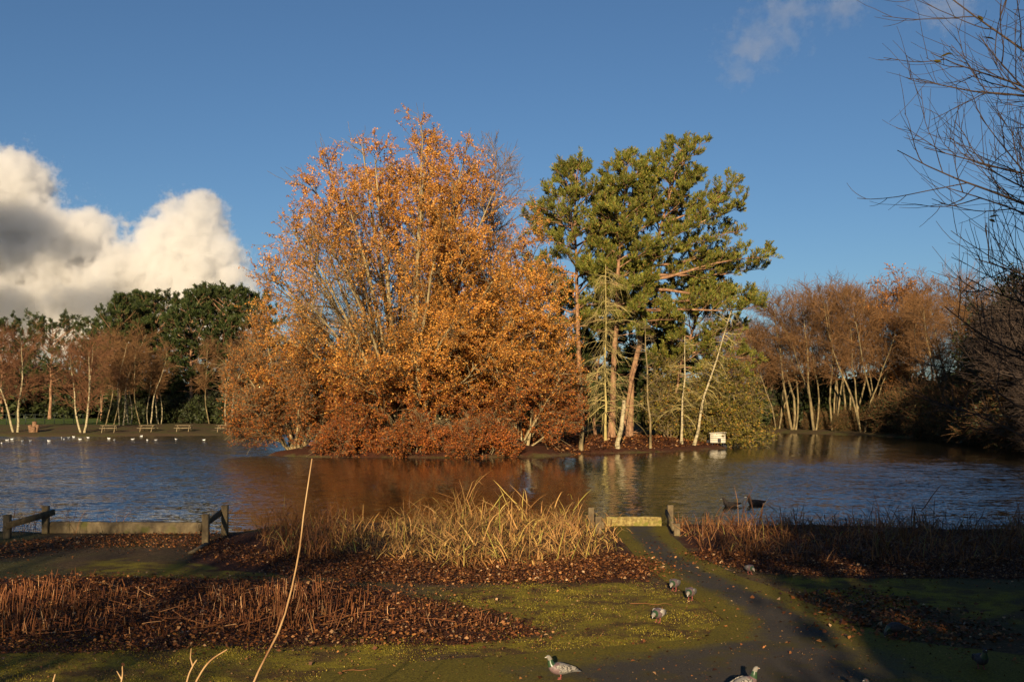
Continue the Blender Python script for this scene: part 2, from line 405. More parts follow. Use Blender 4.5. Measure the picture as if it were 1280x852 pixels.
def ground_mat():
    m, nt, out = mat('ground_surface')
    at_ = nd(nt, 'ShaderNodeAttribute', attribute_name='zone'); sep = nt.nodes.new('ShaderNodeSeparateColor')
    nt.links.new(at_.outputs['Color'], sep.inputs[0])
    n1 = noise(nt, 2.2, 6, .65); n2 = noise(nt, 14, 5, .7); n3 = noise(nt, 60, 3, .7); nb = noise(nt, .5, 3)
    soil = ramp(nt, n2, [(.3, (.035, .022, .012)), (.5, (.085, .055, .026)), (.72, (.15, .10, .048))])
    soil = mixc(nt, ramp(nt, nb, [(.45, (0, 0, 0)), (.62, (.7, .7, .7))]), soil, (.075, .075, .018))
    moss = ramp(nt, n3, [(.3, (.075, .058, .009)), (.5, (.22, .175, .016)), (.7, (.34, .27, .03))])
    moss = mixc(nt, ramp(nt, n1, [(.42, (0, 0, 0)), (.60, (.9, .9, .9))]), moss, (.075, .042, .018))
    lit = ramp(nt, n2, [(.3, (.018, .008, .005)), (.55, (.07, .025, .013)), (.75, (.13, .05, .022))])
    grass = ramp(nt, n1, [(.3, (.05, .075, .012)), (.7, (.10, .14, .02))])
    def edge(ch):      # ragged zone border
        a = nd(nt, 'ShaderNodeMath', operation='ADD'); nt.links.new(sep.outputs[ch], a.inputs[0])
        b = nd(nt, 'ShaderNodeMath', operation='MULTIPLY_ADD'); nt.links.new(n1, b.inputs[0]); b.inputs[1].default_value = .9; b.inputs[2].default_value = -.45
        nt.links.new(b.outputs[0], a.inputs[1])
        return ramp(nt, a.outputs[0], [(.35, (0, 0, 0)), (.6, (1, 1, 1))])
    c = mixc(nt, edge(0), soil, moss); c = mixc(nt, edge(1), c, lit); c = mixc(nt, sep.outputs[2], c, grass)
    b = nd(nt, 'ShaderNodeBsdfPrincipled', Roughness=.95); b.inputs['Specular IOR Level'].default_value = .15
    nt.links.new(c, b.inputs['Base Color'])
    ad = nd(nt, 'ShaderNodeMath', operation='ADD'); nt.links.new(n2, ad.inputs[0]); nt.links.new(n3, ad.inputs[1])
    bp = nd(nt, 'ShaderNodeBump', Strength=.8, Distance=.03); nt.links.new(ad.outputs[0], bp.inputs['Height'])
    nt.links.new(bp.outputs[0], b.inputs['Normal']); nt.links.new(b.outputs[0], out.inputs[0])
    return m
me.materials.append(ground_mat())
tag(link('ground', me), kind='structure')

def water_mat():
    m, nt, out = mat('lake_water')
    b = nd(nt, 'ShaderNodeBsdfPrincipled', Roughness=.03, IOR=1.6)
    b.inputs['Base Color'].default_value = (.018, .016, .010, 1)
    b.inputs['Specular IOR Level'].default_value = .5
    # wind ripples tilt the surface; open water is ruffled, the lee of the island calmer
    tc = nt.nodes.new('ShaderNodeTexCoord').outputs['Object']
    def ripple(scale, detail, stretch):
        mp = nd(nt, 'ShaderNodeMapping', Scale=stretch); nt.links.new(tc, mp.inputs['Vector'])
        n = nd(nt, 'ShaderNodeTexNoise', Scale=scale, Detail=detail, Roughness=.6); nt.links.new(mp.outputs[0], n.inputs['Vector'])
        v = nd(nt, 'ShaderNodeVectorMath', operation='SUBTRACT'); nt.links.new(n.outputs['Color'], v.inputs[0]); v.inputs[1].default_value = (.5, .5, .5); return v.outputs[0]
    def vm(op, a, b_):
        v = nd(nt, 'ShaderNodeVectorMath', operation=op)
        for i_, q in enumerate((a, b_)):
            if hasattr(q, 'is_linked'): nt.links.new(q, v.inputs[i_])
            else: v.inputs[i_].default_value = q
        return v.outputs[0]
    r = vm('ADD', ripple(7.0, 2.0, (.5, 1.0, 1)), vm('MULTIPLY', ripple(1.8, 2.0, (.45, 1.0, 1)), (.85, .85, .85)))
    sx = nt.nodes.new('ShaderNodeSeparateXYZ'); nt.links.new(tc, sx.inputs[0])
    gust = noise(nt, .07, 3, .6, stretch=(.6, 1.6, 1))
    def mrange(src, a, b_, c_, d_):
        q = nd(nt, 'ShaderNodeMapRange', interpolation_type='SMOOTHSTEP'); nt.links.new(src, q.inputs[0])
        for i_, v in enumerate((a, b_, c_, d_)): q.inputs[i_ + 1].default_value = v
        return q.outputs[0]
    def mth(op, a, b_):
        q = nd(nt, 'ShaderNodeMath', operation=op)
        for i_, v in enumerate((a, b_)):
            if hasattr(v, 'is_linked'): nt.links.new(v, q.inputs[i_])
            else: q.inputs[i_].default_value = v
        return q.outputs[0]
    west = mrange(sx.outputs[0], -14.0, -4.0, 1.0, 0.0)
    east = mth('MULTIPLY', mrange(sx.outputs[0], 3.0, 14.0, 0.0, 1.0), mrange(sx.outputs[1], 38.0, 66.0, 1.6, 0.15))
    open_ = mth('MAXIMUM', west, east)
    amp = mth('MULTIPLY', mth('ADD', mth('MULTIPLY', open_, 1.05), .22), mrange(gust, .35, .65, .75, 1.3))
    cx = nd(nt, 'ShaderNodeCombineXYZ'); nt.links.new(amp, cx.inputs[0]); nt.links.new(amp, cx.inputs[1])
    # wavelet normals only lean towards the near bank, made to mirror more sky
    rs = nt.nodes.new('ShaderNodeSeparateXYZ'); nt.links.new(r, rs.inputs[0])
    rc = nd(nt, 'ShaderNodeCombineXYZ'); nt.links.new(rs.outputs[0], rc.inputs[0])
    nt.links.new(mth('MULTIPLY', mth('ABSOLUTE', rs.outputs[1], 0.0), -.72), rc.inputs[1])
    nrm = vm('NORMALIZE', vm('ADD', vm('MULTIPLY', rc.outputs[0], cx.outputs[0]), (0, 0, 1)), (0, 0, 0))
    nt.links.new(nrm, b.inputs['Normal']); nt.links.new(b.outputs[0], out.inputs[0])
    return m
me = poly_mesh('lake_water', [(-290, 18, WATER), (60, 18, WATER), (60, 140, WATER), (-290, 140, WATER)], [(0, 1, 2, 3)], [water_mat()])
tag(link('lake_water', me), kind='structure')

# asphalt path from the timber platform towards the viewer, broken moss-grown edges
def path_sheet(name, left, right, z, m):
    rng = random.Random(5); V = []; Fc = []; n = 60; nc = 14; fa = []
    def samp(pl, t):
        x = t * (len(pl) - 1); i = min(int(x), len(pl) - 2); f = x - i
        return (pl[i][0] + (pl[i + 1][0] - pl[i][0]) * f, pl[i][1] + (pl[i + 1][1] - pl[i][1]) * f)
    for i in range(n + 1):
        a = samp(left, i / n); b = samp(right, i / n)
        ja, jb = rng.uniform(-.12, .12), rng.uniform(-.12, .12)
        for j in range(nc + 1):
            f = (j + (ja if j == 0 else jb if j == nc else 0)) / nc
            x, y = a[0] + (b[0] - a[0]) * f, a[1] + (b[1] - a[1]) * f
            V.append((x, y, float(height(x, y)) + z)); fa.append(min(f, 1 - f))
    for i in range(n):
        for j in range(nc):
            k = i * (nc + 1) + j; Fc.append((k, k + 1, k + nc + 2, k + nc + 1))
    me = poly_mesh(name, V, Fc, [m], smooth=True); me.attributes.new('edge', 'FLOAT', 'POINT').data.foreach_set('value', fa)
    o = link(name, me); tag(o, kind='structure'); return o
def asphalt_mat():
    m, nt, out = mat('worn_asphalt')
    n1 = noise(nt, 90, 3, .7); n2 = noise(nt, 1.6, 5, .65); n3 = noise(nt, 9, 4, .7)
    a = ramp(nt, n1, [(.3, (.032, .027, .022)), (.6, (.075, .065, .052)), (.8, (.15, .13, .10))])
    c = mixc(nt, ramp(nt, n2, [(.50, (0, 0, 0)), (.66, (.85, .85, .85))]), a, (.075, .062, .018))
    c = mixc(nt, ramp(nt, n3, [(.60, (0, 0, 0)), (.75, (.7, .7, .7))]), c, (.07, .035, .016))
    ea = nd(nt, 'ShaderNodeAttribute', attribute_name='edge')
    ad = nd(nt, 'ShaderNodeMath', operation='MULTIPLY_ADD'); nt.links.new(n2, ad.inputs[0]); ad.inputs[1].default_value = -.26; nt.links.new(ea.outputs['Fac'], ad.inputs[2])
    ad0 = ad; ad = nd(nt, 'ShaderNodeMath', operation='MULTIPLY_ADD'); nt.links.new(n3, ad.inputs[0]); ad.inputs[1].default_value = -.16; nt.links.new(ad0.outputs[0], ad.inputs[2])
    n5 = noise(nt, 45, 3, .7); ms = ramp(nt, n5, [(.3, (.055, .042, .009)), (.55, (.15, .118, .016)), (.75, (.24, .19, .027))])
    c = mixc(nt, ramp(nt, ad.outputs[0], [(0.0, (1, 1, 1)), (.16, (0, 0, 0))]), c, ms)
    b = nd(nt, 'ShaderNodeBsdfPrincipled', Roughness=.9); b.inputs['Specular IOR Level'].default_value = .12
    nt.links.new(c, b.inputs['Base Color'])
    bp = nd(nt, 'ShaderNodeBump', Strength=.6, Distance=.01); nt.links.new(n1, bp.inputs['Height']); nt.links.new(bp.outputs[0], b.inputs['Normal'])
    nt.links.new(b.outputs[0], out.inputs[0]); return m
M['asphalt'] = asphalt_mat()
path_sheet('path', [ground(*p) for p in [(766, 657), (770, 668), (790, 690), (815, 715), (858, 742), (905, 775), (880, 800), (640, 818), (420, 835), (330, 875), (300, 960)]],
           [ground(*p) for p in [(832, 657), (838, 668), (862, 690), (905, 712), (965, 735), (1040, 765), (1120, 800), (1250, 815), (1400, 840), (1500, 880), (1500, 960)]], .012, M['asphalt'])

# ------------------------------------------------------------------ trees
def gz(x, y): return float(height(np.array([x]), np.array([y]))[0])

def crown_mesh(name, lv, leaf, mats):
    """lv: list of (pts, rad, sides); leaf: list of (V, Q, material index)"""
    Vs = []; Qs = []; Ts = []; mq = []; mt = []; n = 0
    for P, R, sd in lv:
        if len(P):
            V, Q = tubes(P, R, sd); Vs.append(V); Qs.append(Q + n); mq.append(np.zeros(len(Q))); n += len(V)
    for V, Q, mi in leaf:
        if len(Q):
            Vs.append(V); n0 = n; n += len(V)
            if Q.shape[1] == 3: Ts.append(Q + n0); mt.append(np.full(len(Q), mi))
            else: Qs.append(Q + n0); mq.append(np.full(len(Q), mi))
    V = np.concatenate(Vs).astype(np.float32); Q = np.concatenate(Qs); T = np.concatenate(Ts) if Ts else np.zeros((0, 3), int)
    me = bpy.data.meshes.new(name)
    me.vertices.add(len(V)); me.vertices.foreach_set('co', V.ravel())
    lp = np.concatenate([Q.ravel(), T.ravel()]).astype(np.int32); me.loops.add(len(lp)); me.loops.foreach_set('vertex_index', lp)
    me.polygons.add(len(Q) + len(T)); me.polygons.foreach_set('loop_start', np.concatenate([np.arange(len(Q)) * 4, Q.size + np.arange(len(T)) * 3]).astype(np.int32))
    for m in mats: me.materials.append(m)
    me.polygons.foreach_set('material_index', np.concatenate(mq + mt).astype(np.int32))
    me.update(calc_edges=True)
    return me

def trunk_parts(parent, P, R, sides, m, flare=True):
    for i in range(len(P)):
        V, Q = tubes(P[i:i + 1], R[i:i + 1], sides)
        link('trunk', mesh_np('trunk', V, Q, [m], smooth=True), parent)

def bez(a, c, b, K):
    t = np.linspace(0, 1, K)[None, :, None]
    return a[:, None] * (1 - t) ** 2 + 2 * c[:, None] * t * (1 - t) + b[:, None] * t ** 2

def broad_tree(name, label, cat, base, prof, nstem, seed, bark, twig, leafm, n1=22, n2=9, n3=4, nleaf=8, l1=3.2, l2=1.5, l3=.7, lsize=(.06, .13),
               keep=None, group=None, stem_r=.2, low_mat=None, low_z=5.0, spread=1.0, sq=(1, 1), up1=.05, tw=.012, top_bias=1.0, zc=0.0, lowel=-.05):
    """many-stemmed dome tree; prof: (z, radius) outline"""
    rng = np.random.RandomState(seed)
    z_, r_ = np.array(prof).T
    o = np.argsort(z_); z_, r_ = z_[o], r_[o]; Ht = z_[-1]
    env = lambda z: np.interp(z, z_, r_)
    # stem ends spread evenly over the outline's surface
    zz = np.linspace(z_[0] + .12 * (Ht - z_[0]) * (lowel > -.12), Ht, 300); ar = env(zz) * np.hypot(np.gradient(zz), np.gradient(env(zz))) + .02; ar = np.cumsum(ar) / ar.sum()
    i = np.arange(nstem) + .5; ez = np.interp((i / nstem) ** top_bias, ar, zz); az = i * 2.39996 + rng.uniform(-.3, .3, nstem); er = env(ez) * rng.uniform(.78, .97, nstem)
    end = np.stack([np.cos(az) * er * sq[0], np.sin(az) * er * sq[1], ez * rng.uniform(.93, .99, nstem)], -1); dirs = unit(end)
    st = np.zeros((nstem, 3)); st[:, :2] = unit(dirs[:, :2]) * rng.uniform(.15, .7, nstem)[:, None] * spread; st[:, 2] = -.25
    ctl = st * .5 + end * .5 + np.array([0, 0, 1]) * (np.linalg.norm(end, axis=1) * .06)[:, None]; ctl[:, :2] *= .9
    S = bez(st, ctl, end, 9); S[:, 1:] += np.cumsum(rng.normal(0, .09, (nstem, 8, 3)), 1)
    L0 = np.linalg.norm(end - st, axis=1)
    R0 = radii(stem_r * (L0 / L0.max()) ** .7 * rng.uniform(.75, 1.15, nstem), .02, 9)
    p, d, t = spawn(rng, S, n1, .18, .98, 38, 14); lp = np.repeat(L0, n1)
    B1 = sweep(rng, p, d, l1 * (1.15 - .6 * t) * rng.uniform(.6, 1.2, len(p)) * np.clip(lp / L0.max() + .25, .4, 1.1), 5, .13, up1)
    R1 = radii(np.full(len(p), .035 * stem_r / .2), .012, 5)
    p, d, t = spawn(rng, B1, n2, .15, 1.0, 42, 14)
    B2 = sweep(rng, p, d, l2 * rng.uniform(.5, 1.2, len(p)), 4, .16, up1)
    R2 = radii(np.full(len(p), tw * 1.3), tw, 4)
    p, d, t = spawn(rng, B2, n3, .25, 1.0, 40, 15)
    B3 = sweep(rng, p, d, l3 * rng.uniform(.4, 1.3, len(p)), 2, .15, up1)
    R3 = radii(np.full(len(p), tw), tw * .6, 2)
    tips = B3[:, -1]; rr = np.hypot(tips[:, 0] / sq[0], tips[:, 1] / sq[1])
    ok = (rr < env(tips[:, 2]) + .5) & (tips[:, 2] < Ht + .5) & (tips[:, 2] > z_[0] - .4)
    B3, R3 = B3[ok], R3[ok]
    leaf = []
    root = thing(name, label, cat, base, 0, group)
    if nleaf:
        n = len(B3); t = rng.uniform(.05, 1.05, (n, nleaf)); q, dd = along(B3, np.clip(t, 0, .999)); q = q.reshape(-1, 3) + rng.normal(0, .05, (n * nleaf, 3)); dd = dd.reshape(-1, 3)
        kp = np.ones(len(q)) if keep is None else keep(q)
        # leafy and bare clumps
        cl = .5 + .5 * np.sin(q[:, 0] * 1.9 + 2 * np.sin(q[:, 2] * .8)) * np.sin(q[:, 2] * 1.7 + 1.5 * np.sin(q[:, 1])) * np.sin(q[:, 1] * 1.6 + q[:, 0] * .5)
        m_ = rng.uniform(0, 1, len(q)) < kp * (.42 + 1.05 * cl)
        q, dd = q[m_], dd[m_]
        D = unit(dd * .5 + rdir(rng, len(q)) + np.array([0, 0, -.25])); Nn = rdir(rng, len(q)) + np.array([0, -.5, .5])
        L = rng.uniform(lsize[0], lsize[1], len(q)); W = L * rng.uniform(.55, .8, len(q))
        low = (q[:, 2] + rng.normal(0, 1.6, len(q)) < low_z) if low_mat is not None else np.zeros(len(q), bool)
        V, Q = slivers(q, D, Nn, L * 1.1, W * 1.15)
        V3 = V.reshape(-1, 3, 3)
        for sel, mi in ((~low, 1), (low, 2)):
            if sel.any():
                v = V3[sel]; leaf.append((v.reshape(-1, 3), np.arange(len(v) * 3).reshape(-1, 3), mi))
    trunk_parts(root, S, R0, 7, bark)
    mats = [twig, leafm or twig] + ([low_mat] if low_mat else [])
    link('crown', crown_mesh('crown', [(B1, R1, 4), (B2, R2, 3), (B3, R3, 3)], leaf, mats), root)
    return root

def pine_tree(name, label, base, Ht, top_off, prof, seed, needle, group=None, nl=46, z0=.42, extra=(), tuft=16, blade=.30, trunk_r=.26, sub=11, flat=.12, dead=True, sub2=4):
    """prof: list of (fraction of height, limb length). extra: (height fraction, azimuth, length, rise)"""
    rng = np.random.RandomState(seed)
    K = 10; t = np.linspace(0, 1, K)
    T = np.stack([top_off[0] * t ** 1.5, top_off[1] * t ** 1.5, -.3 + (Ht + .3) * t], -1); T[1:-1, :2] += rng.normal(0, .10, (K - 2, 2))
    P0 = T[None]; R0 = (trunk_r * (1 - .86 * t))[None]; R0[0, 0] *= 1.35
    tf, lf = np.array(prof).T
    th = z0 + (1 - z0) * (np.arange(nl) + rng.uniform(0, 1, nl)) / nl; az = np.arange(nl) * 2.39996 + rng.uniform(-.4, .4, nl)
    ln = np.interp(th, tf, lf) * rng.uniform(.65, 1.12, nl); rise = .15 + .75 * (th - z0) / (1 - z0) + rng.normal(0, .12, nl)
    for e in extra:
        th = np.append(th, e[0]); az = np.append(az, e[1]); ln = np.append(ln, e[2]); rise = np.append(rise, e[3])
    p, d = along(np.repeat(P0, 1, 0), np.clip(th, 0, .999)[None]); p = p[0]
    D = unit(np.stack([np.cos(az), np.sin(az), rise], -1))
    B1 = sweep(rng, p, D, ln, 7, .10, .02); R1 = radii(.028 + .012 * ln, .012, 7)
    ns = np.clip((ln / max(lf) * sub).astype(int), 3, sub * 2)
    B2s = []
    for k in range(len(ln)):
        q, dd, tt = spawn(rng, B1[k:k + 1], ns[k], .28, 1.0, 48, 14)
        dd[:, 2] = dd[:, 2] * .5 + .12
        B2s.append(sweep(rng, q, dd, np.clip(.42 * ln[k], .5, 1.7) * (1.25 - .6 * tt) * rng.uniform(.7, 1.2, len(q)), 4, .12, .10))
    B2 = np.concatenate(B2s); R2 = radii(np.full(len(B2), .02), .01, 4)
    q, dd, tt = spawn(rng, B2, sub2, .25, 1.0, 45, 12); dd[:, 2] += .25
    B3 = sweep(rng, q, dd, rng.uniform(.25, .55, len(q)), 2, .1, .35); R3 = radii(np.full(len(B3), .012), .008, 2)
    # needle tufts: brushes pointing along the twig ends
    C = np.concatenate([B3[:, -1], B3.mean(1), B2[:, -1]]); Dr = unit(np.concatenate([B3[:, -1] - B3[:, 0], B3[:, 1] - B3[:, 0], B2[:, -1] - B2[:, -2]]) + np.array([0, 0, .35]))
    n = len(C); Cc = np.repeat(C, tuft, 0) + np.repeat(Dr, tuft, 0) * rng.uniform(-.16, .10, (n * tuft, 1)); DD = np.repeat(Dr, tuft, 0)
    nd_ = unit(DD * 1.1 + rdir(rng, n * tuft) * .8)
    Lb = rng.uniform(.7, 1.2, n * tuft) * blade
    V, Q = slivers(Cc, nd_, rdir(rng, n * tuft), Lb, Lb * rng.uniform(.15, .26, n * tuft))
    root = thing(name, label, 'tree', base, 0, group)
    lv = [(B1, R1, 5), (B2, R2, 3), (B3, R3, 3)]
    if dead:       # bare dead stubs under the crown
        nb = 12; hh = rng.uniform(z0 * .45, z0, nb); p, _ = along(P0, hh[None]); a2 = rng.uniform(0, 6.28, nb)
        Bd = sweep(rng, p[0], np.stack([np.cos(a2), np.sin(a2), rng.uniform(-.3, .3, nb)], -1), rng.uniform(.4, 1.6, nb), 4, .12, 0); lv.append((Bd, radii(np.full(nb, .03), .008, 4), 4))
    trunk_parts(root, P0, R0, 9, M['pine_bark'])
    link('crown', crown_mesh('crown', lv, [(V, Q, 1)], [M['pine_bark'], needle]), root)
    return root

def bare_tree(name, label, base, Ht, stems, seed, bark, twig, group=None, n1=16, n2=9, n3=4, hw=3.5, stem_r=.11, fan=.35, z0=.3, up=.03, tw=.014, leafm=None, nleaf=0, kinked=.17, ang=54, l3=.8):
    """slender leafless tree with several stems from one base"""
    rng = np.random.RandomState(seed)
    az = np.arange(stems) * 2.39996 + rng.uniform(0, 6); lean = rng.uniform(.3, 1.0, stems) * fan if stems > 1 else np.array([fan * .2])
    hs = Ht * rng.uniform(.82, 1.0, stems); hs[0] = Ht
    D = np.stack([np.cos(az) * lean, np.sin(az) * lean, np.ones(stems)], -1)
    st = np.stack([np.cos(az) * .22, np.sin(az) * .22, np.full(stems, -.3)], -1) * (stems > 1) + np.array([0, 0, -.3 * (stems == 1)])
    S = sweep(rng, st, D, hs + .3, 9, kinked * .55, .10)
    R0 = radii(stem_r * rng.uniform(.7, 1.15, stems), .018, 9)
    p, d, t = spawn(rng, S, n1, z0, .98, ang, 12)
    prof = np.sin(np.clip((t - z0 * .6) / (1.12 - z0 * .6), 0, 1) * np.pi) ** .7
    B1 = sweep(rng, p, d, hw * (.3 + .8 * prof) * rng.uniform(.6, 1.15, len(p)), 5, .12, up); R1 = radii(np.full(len(p), .035), .014, 5)
    p, d, t = spawn(rng, B1, n2, .15, 1.0, 40, 13)
    B2 = sweep(rng, p, d, hw * .42 * rng.uniform(.5, 1.15, len(p)), 4, .14, up); R2 = radii(np.full(len(p), tw * 1.2), tw * .9, 4)
    p, d, t = spawn(rng, B2, n3, .2, 1.0, 38, 14)
    B3 = sweep(rng, p, d, l3 * rng.uniform(.4, 1.2, len(p)), 2, .14, up); R3 = radii(np.full(len(p), tw), tw * .6, 2)
    leaf = []
    if nleaf:
        n = len(B3); q, dd = along(B3, rng.uniform(.1, .999, (n, nleaf))); q = q.reshape(-1, 3); L = rng.uniform(.14, .26, len(q))
        V, Q = kites(q, unit(dd.reshape(-1, 3) + rdir(rng, len(q))), rdir(rng, len(q)), L, L * .7, .05); leaf = [(V, Q, 1)]
    root = thing(name, label, 'tree', base, 0, group)
    trunk_parts(root, S, R0, 7, bark)
    link('crown', crown_mesh('crown', [(B1, R1, 4), (B2, R2, 3), (B3, R3, 3)], leaf, [twig, leafm or twig]), root)
    return root

def px_base(px, Y):
    x = (px - CX) / F * Y
    return (x, Y, gz(x, Y))

# --- the island: great orange oak, two lower companions, bare birch behind
def keep_oak(q):
    k = 1.1 + .45 * sstep(12, 17, q[:, 2])
    k -= .60 * sstep(1, -6, q[:, 0]) * sstep(5, 8, q[:, 2]) * (1 - .7 * sstep(15, 19, q[:, 2]))     # thinner on one upper side, limbs show
    k *= 1 - .65 * sstep(1, 6, q[:, 1])      # fewer leaves on the far side, hidden from view
    k -= .62 * sstep(6.5, 2, np.hypot(q[:, 0] + 1.5, q[:, 2] - 8))      # and round the fork
    return k
broad_tree('oak_tree', 'huge domed oak in orange autumn leaf, tallest tree on the island', 'tree', px_base(508, 66.5),
           [(0.7, 7.0), (2.0, 8.6), (5, 10.2), (9, 10.9), (11.5, 10.5), (14, 9.5), (16.5, 7.8), (18.6, 5.7), (20.2, 3.7), (21.2, 2.0), (21.7, .6)], 56, 11,
           M['bark'], M['twig'], M['oak_leaf'], n1=16, n2=8, n3=3, nleaf=30, l1=3.5, keep=keep_oak, low_mat=M['russet_leaf'], low_z=3.6, stem_r=.26, top_bias=.92, tw=.011)  # low leaves: russet, with shade low in the crown put into their colour
broad_tree('beech_tree', 'lower coppery tree spreading over the water on the open end of the island', 'tree', px_base(370, 66),
           [(0.5, 3.9), (2.0, 4.6), (5, 4.5), (7, 3.8), (8.6, 2.4), (9.4, .6)], 16, 12, M['bark'], M['twig'], M['copper_leaf'], n1=16, n2=8, n3=4, nleaf=9, l1=2.2, l2=1.1, l3=.6,
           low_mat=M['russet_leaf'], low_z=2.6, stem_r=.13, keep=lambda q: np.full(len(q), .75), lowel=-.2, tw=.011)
broad_tree('oak_tree', 'rounded russet oak between the huge orange oak and the pines', 'tree', px_base(648, 65.5),
           [(0.4, 3.4), (2, 4.2), (5, 4.6), (8, 4.1), (11, 3.0), (13.2, 1.7), (14.0, .4)], 18, 13, M['bark'], M['twig'], M['oak_leaf'], n1=15, n2=8, n3=3, nleaf=16, l1=2.3, l2=1.2, l3=.6,
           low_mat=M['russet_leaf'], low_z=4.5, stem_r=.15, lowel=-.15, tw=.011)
bare_tree('birch_tree', 'tall bare grey birch rising behind the huge orange oak', px_base(612, 74), 20.6, 2, 21, M['birch_bark'], M['grey_twig'], n1=30, n2=9, n3=5, hw=3.0, fan=.12, z0=.35, up=.04, ang=35)
# dark red-brown brambles along the island's edge
for i, (px, Y, h, w, lab) in enumerate([(440, 62.6, 2.3, 2.4, 'low russet thicket dipping into the water under the coppery tree'), (520, 61.8, 2.0, 2.4, 'low russet thicket at the foot of the huge orange oak'),
                                        (600, 61.9, 2.3, 2.4, 'low russet thicket at the water under the rounded russet oak')]):
    broad_tree('bramble_thicket', lab, 'shrub', px_base(px, Y), [(-.2, w * .8), (.6, w), (h * .6, w * .8), (h, .3)], 14, 40 + i, M['twig'], M['twig'], M['russet_leaf'],
               n1=10, n2=6, n3=3, nleaf=11, l1=1.0, l2=.6, l3=.4, stem_r=.035, lowel=-.1, group='thickets along the island edge', tw=.008)

# --- the island's pines
E = 0.0
pine_tree('scots_pine', 'broad green pine standing next to the russet oak', px_base(724, 77), 20.4, (-.3, 0), [(.35, 2.8), (.5, 4.3), (.7, 4.6), (.85, 3.2), (.95, 1.6), (1, .5)], 51, M['pine'], nl=52,
          extra=[(.80, 2.9, 3.6, .35), (.78, 3.5, 3.4, .45)])
pine_tree('scots_pine', 'middle pine of the island with straight bare lower trunk', px_base(764, 74), 20.4, (1.2, .2), [(.34, 2.0), (.5, 2.9), (.7, 3.1), (.85, 2.4), (.95, 1.4), (1, .5)], 52, M['pine'], nl=48, z0=.37)
pine_tree('scots_pine', 'tallest island pine, leaning trunk and long limbs over open water', px_base(786, 76), 21.8, (3.9, 0), [(.34, 2.2), (.5, 3.3), (.7, 3.5), (.82, 3.5), (.93, 2.5), (1, .9)], 53, M['pine'], nl=52, z0=.38,
          extra=[(.70, .1, 7.0, .42), (.68, -.25, 6.6, .30), (.64, .3, 6.2, .35), (.57, .1, 9.4, .14), (.55, -.2, 9.2, .06), (.52, .0, 9.4, .0), (.74, 0, 5.2, .5), (.48, .2, 8.0, .02), (.6, .25, 8.4, .16), (.45, -.1, 8.6, -.02)])
pine_tree('scots_pine', 'shorter olive pine leaning out at the island tip', px_base(836, 79), 13.6, (3.6, 0), [(.3, 2.4), (.5, 3.8), (.7, 4.0), (.88, 2.6), (1, .6)], 54, M['pine'], nl=40, z0=.36, trunk_r=.17,
          extra=[(.5, 0, 5.2, .05), (.42, -.1, 5.0, -.05)])
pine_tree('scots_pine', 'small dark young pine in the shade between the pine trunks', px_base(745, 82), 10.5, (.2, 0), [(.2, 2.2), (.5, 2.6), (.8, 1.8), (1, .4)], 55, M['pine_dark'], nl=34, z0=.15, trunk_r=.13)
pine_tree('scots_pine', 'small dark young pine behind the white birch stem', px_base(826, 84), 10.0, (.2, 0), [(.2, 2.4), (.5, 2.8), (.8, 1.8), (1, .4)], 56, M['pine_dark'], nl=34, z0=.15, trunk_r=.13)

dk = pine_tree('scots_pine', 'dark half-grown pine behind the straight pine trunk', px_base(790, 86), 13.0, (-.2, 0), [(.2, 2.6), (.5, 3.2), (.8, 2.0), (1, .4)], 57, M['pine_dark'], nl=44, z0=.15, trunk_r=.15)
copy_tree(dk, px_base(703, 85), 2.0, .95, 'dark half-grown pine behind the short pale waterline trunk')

def stem_tree(name, label, pts_px, Y, r0, r1, m, seed, branches=0, bl=1.2, droop=0.0, twm=None, sub=5, t0=.25, group=None, broken=False):
    """a single stem through photo points at depth Y, with thin branches"""
    rng = np.random.RandomState(seed)
    P = np.array([list(at(px, py, Y)) for px, py in pts_px]); b = px_base(pts_px[0][0], Y); P[0, 2] = b[2] - .15
    K = 8; t = np.linspace(0, len(P) - 1, K); i = np.clip(t.astype(int), 0, len(P) - 2); S = P[i] + (P[i + 1] - P[i]) * (t - i)[:, None]
    S -= np.array(b); S[1:-1] += rng.normal(0, .04, (K - 2, 3)); S = S[None]
    R = radii(np.array([r0]), r1, K); R[0, 0] *= 1.3
    root = thing(name, label, 'tree', b, 0, group)
    trunk_parts(root, S, R, 8, m)
    if branches:
        p, d, t = spawn(rng, S, branches, t0, .99, 75, 10); d[:, 2] -= droop * .5
        B1 = sweep(rng, p, d, bl * (1.15 - .75 * t) * rng.uniform(.35, 1.2, len(p)), 6, .16, -droop * .25); R1 = radii(np.full(len(p), .026), .011, 6)
        p, d, t = spawn(rng, B1, sub, .2, 1, 40, 12); d[:, 2] -= droop * .4
        B2 = sweep(rng, p, d, bl * .35 * rng.uniform(.5, 1.1, len(p)), 3, .1, -droop * .3); R2 = radii(np.full(len(p), .011), .006, 3)
        link('crown', crown_mesh('crown', [(B1, R1, 4), (B2, R2, 3)], [], [twm or m]), root)
    return root
stem_tree('dead_spruce', 'dead spruce with pale drooping bare branches before the pines', [(757, 545), (757, 470), (757, 330)], 70.5, .10, .02, M['dead_twig'], 61, 84, 3.3, .55, M['dead_twig'], 9, .22)
stem_tree('tree_snag', 'short pale trunk at the waterline beside the russet oak', [(726, 562), (728, 520), (726, 465)], 66.8, .15, .10, M['alder_bark'], 62, 8, .8, 0, M['twig'], 3, .5)
stem_tree('tree_snag', 'broken white birch snag at the water under the pines', [(772, 558), (777, 530), (780, 500)], 68, .17, .13, M['birch_bark'], 63)
stem_tree('young_tree', 'thin brown sapling at the water right of the white snag', [(813, 563), (811, 520), (808, 440), (806, 400)], 69.2, .09, .02, M['alder_bark'], 64, 26, 1.6, .05, M['twig'], 5, .3)
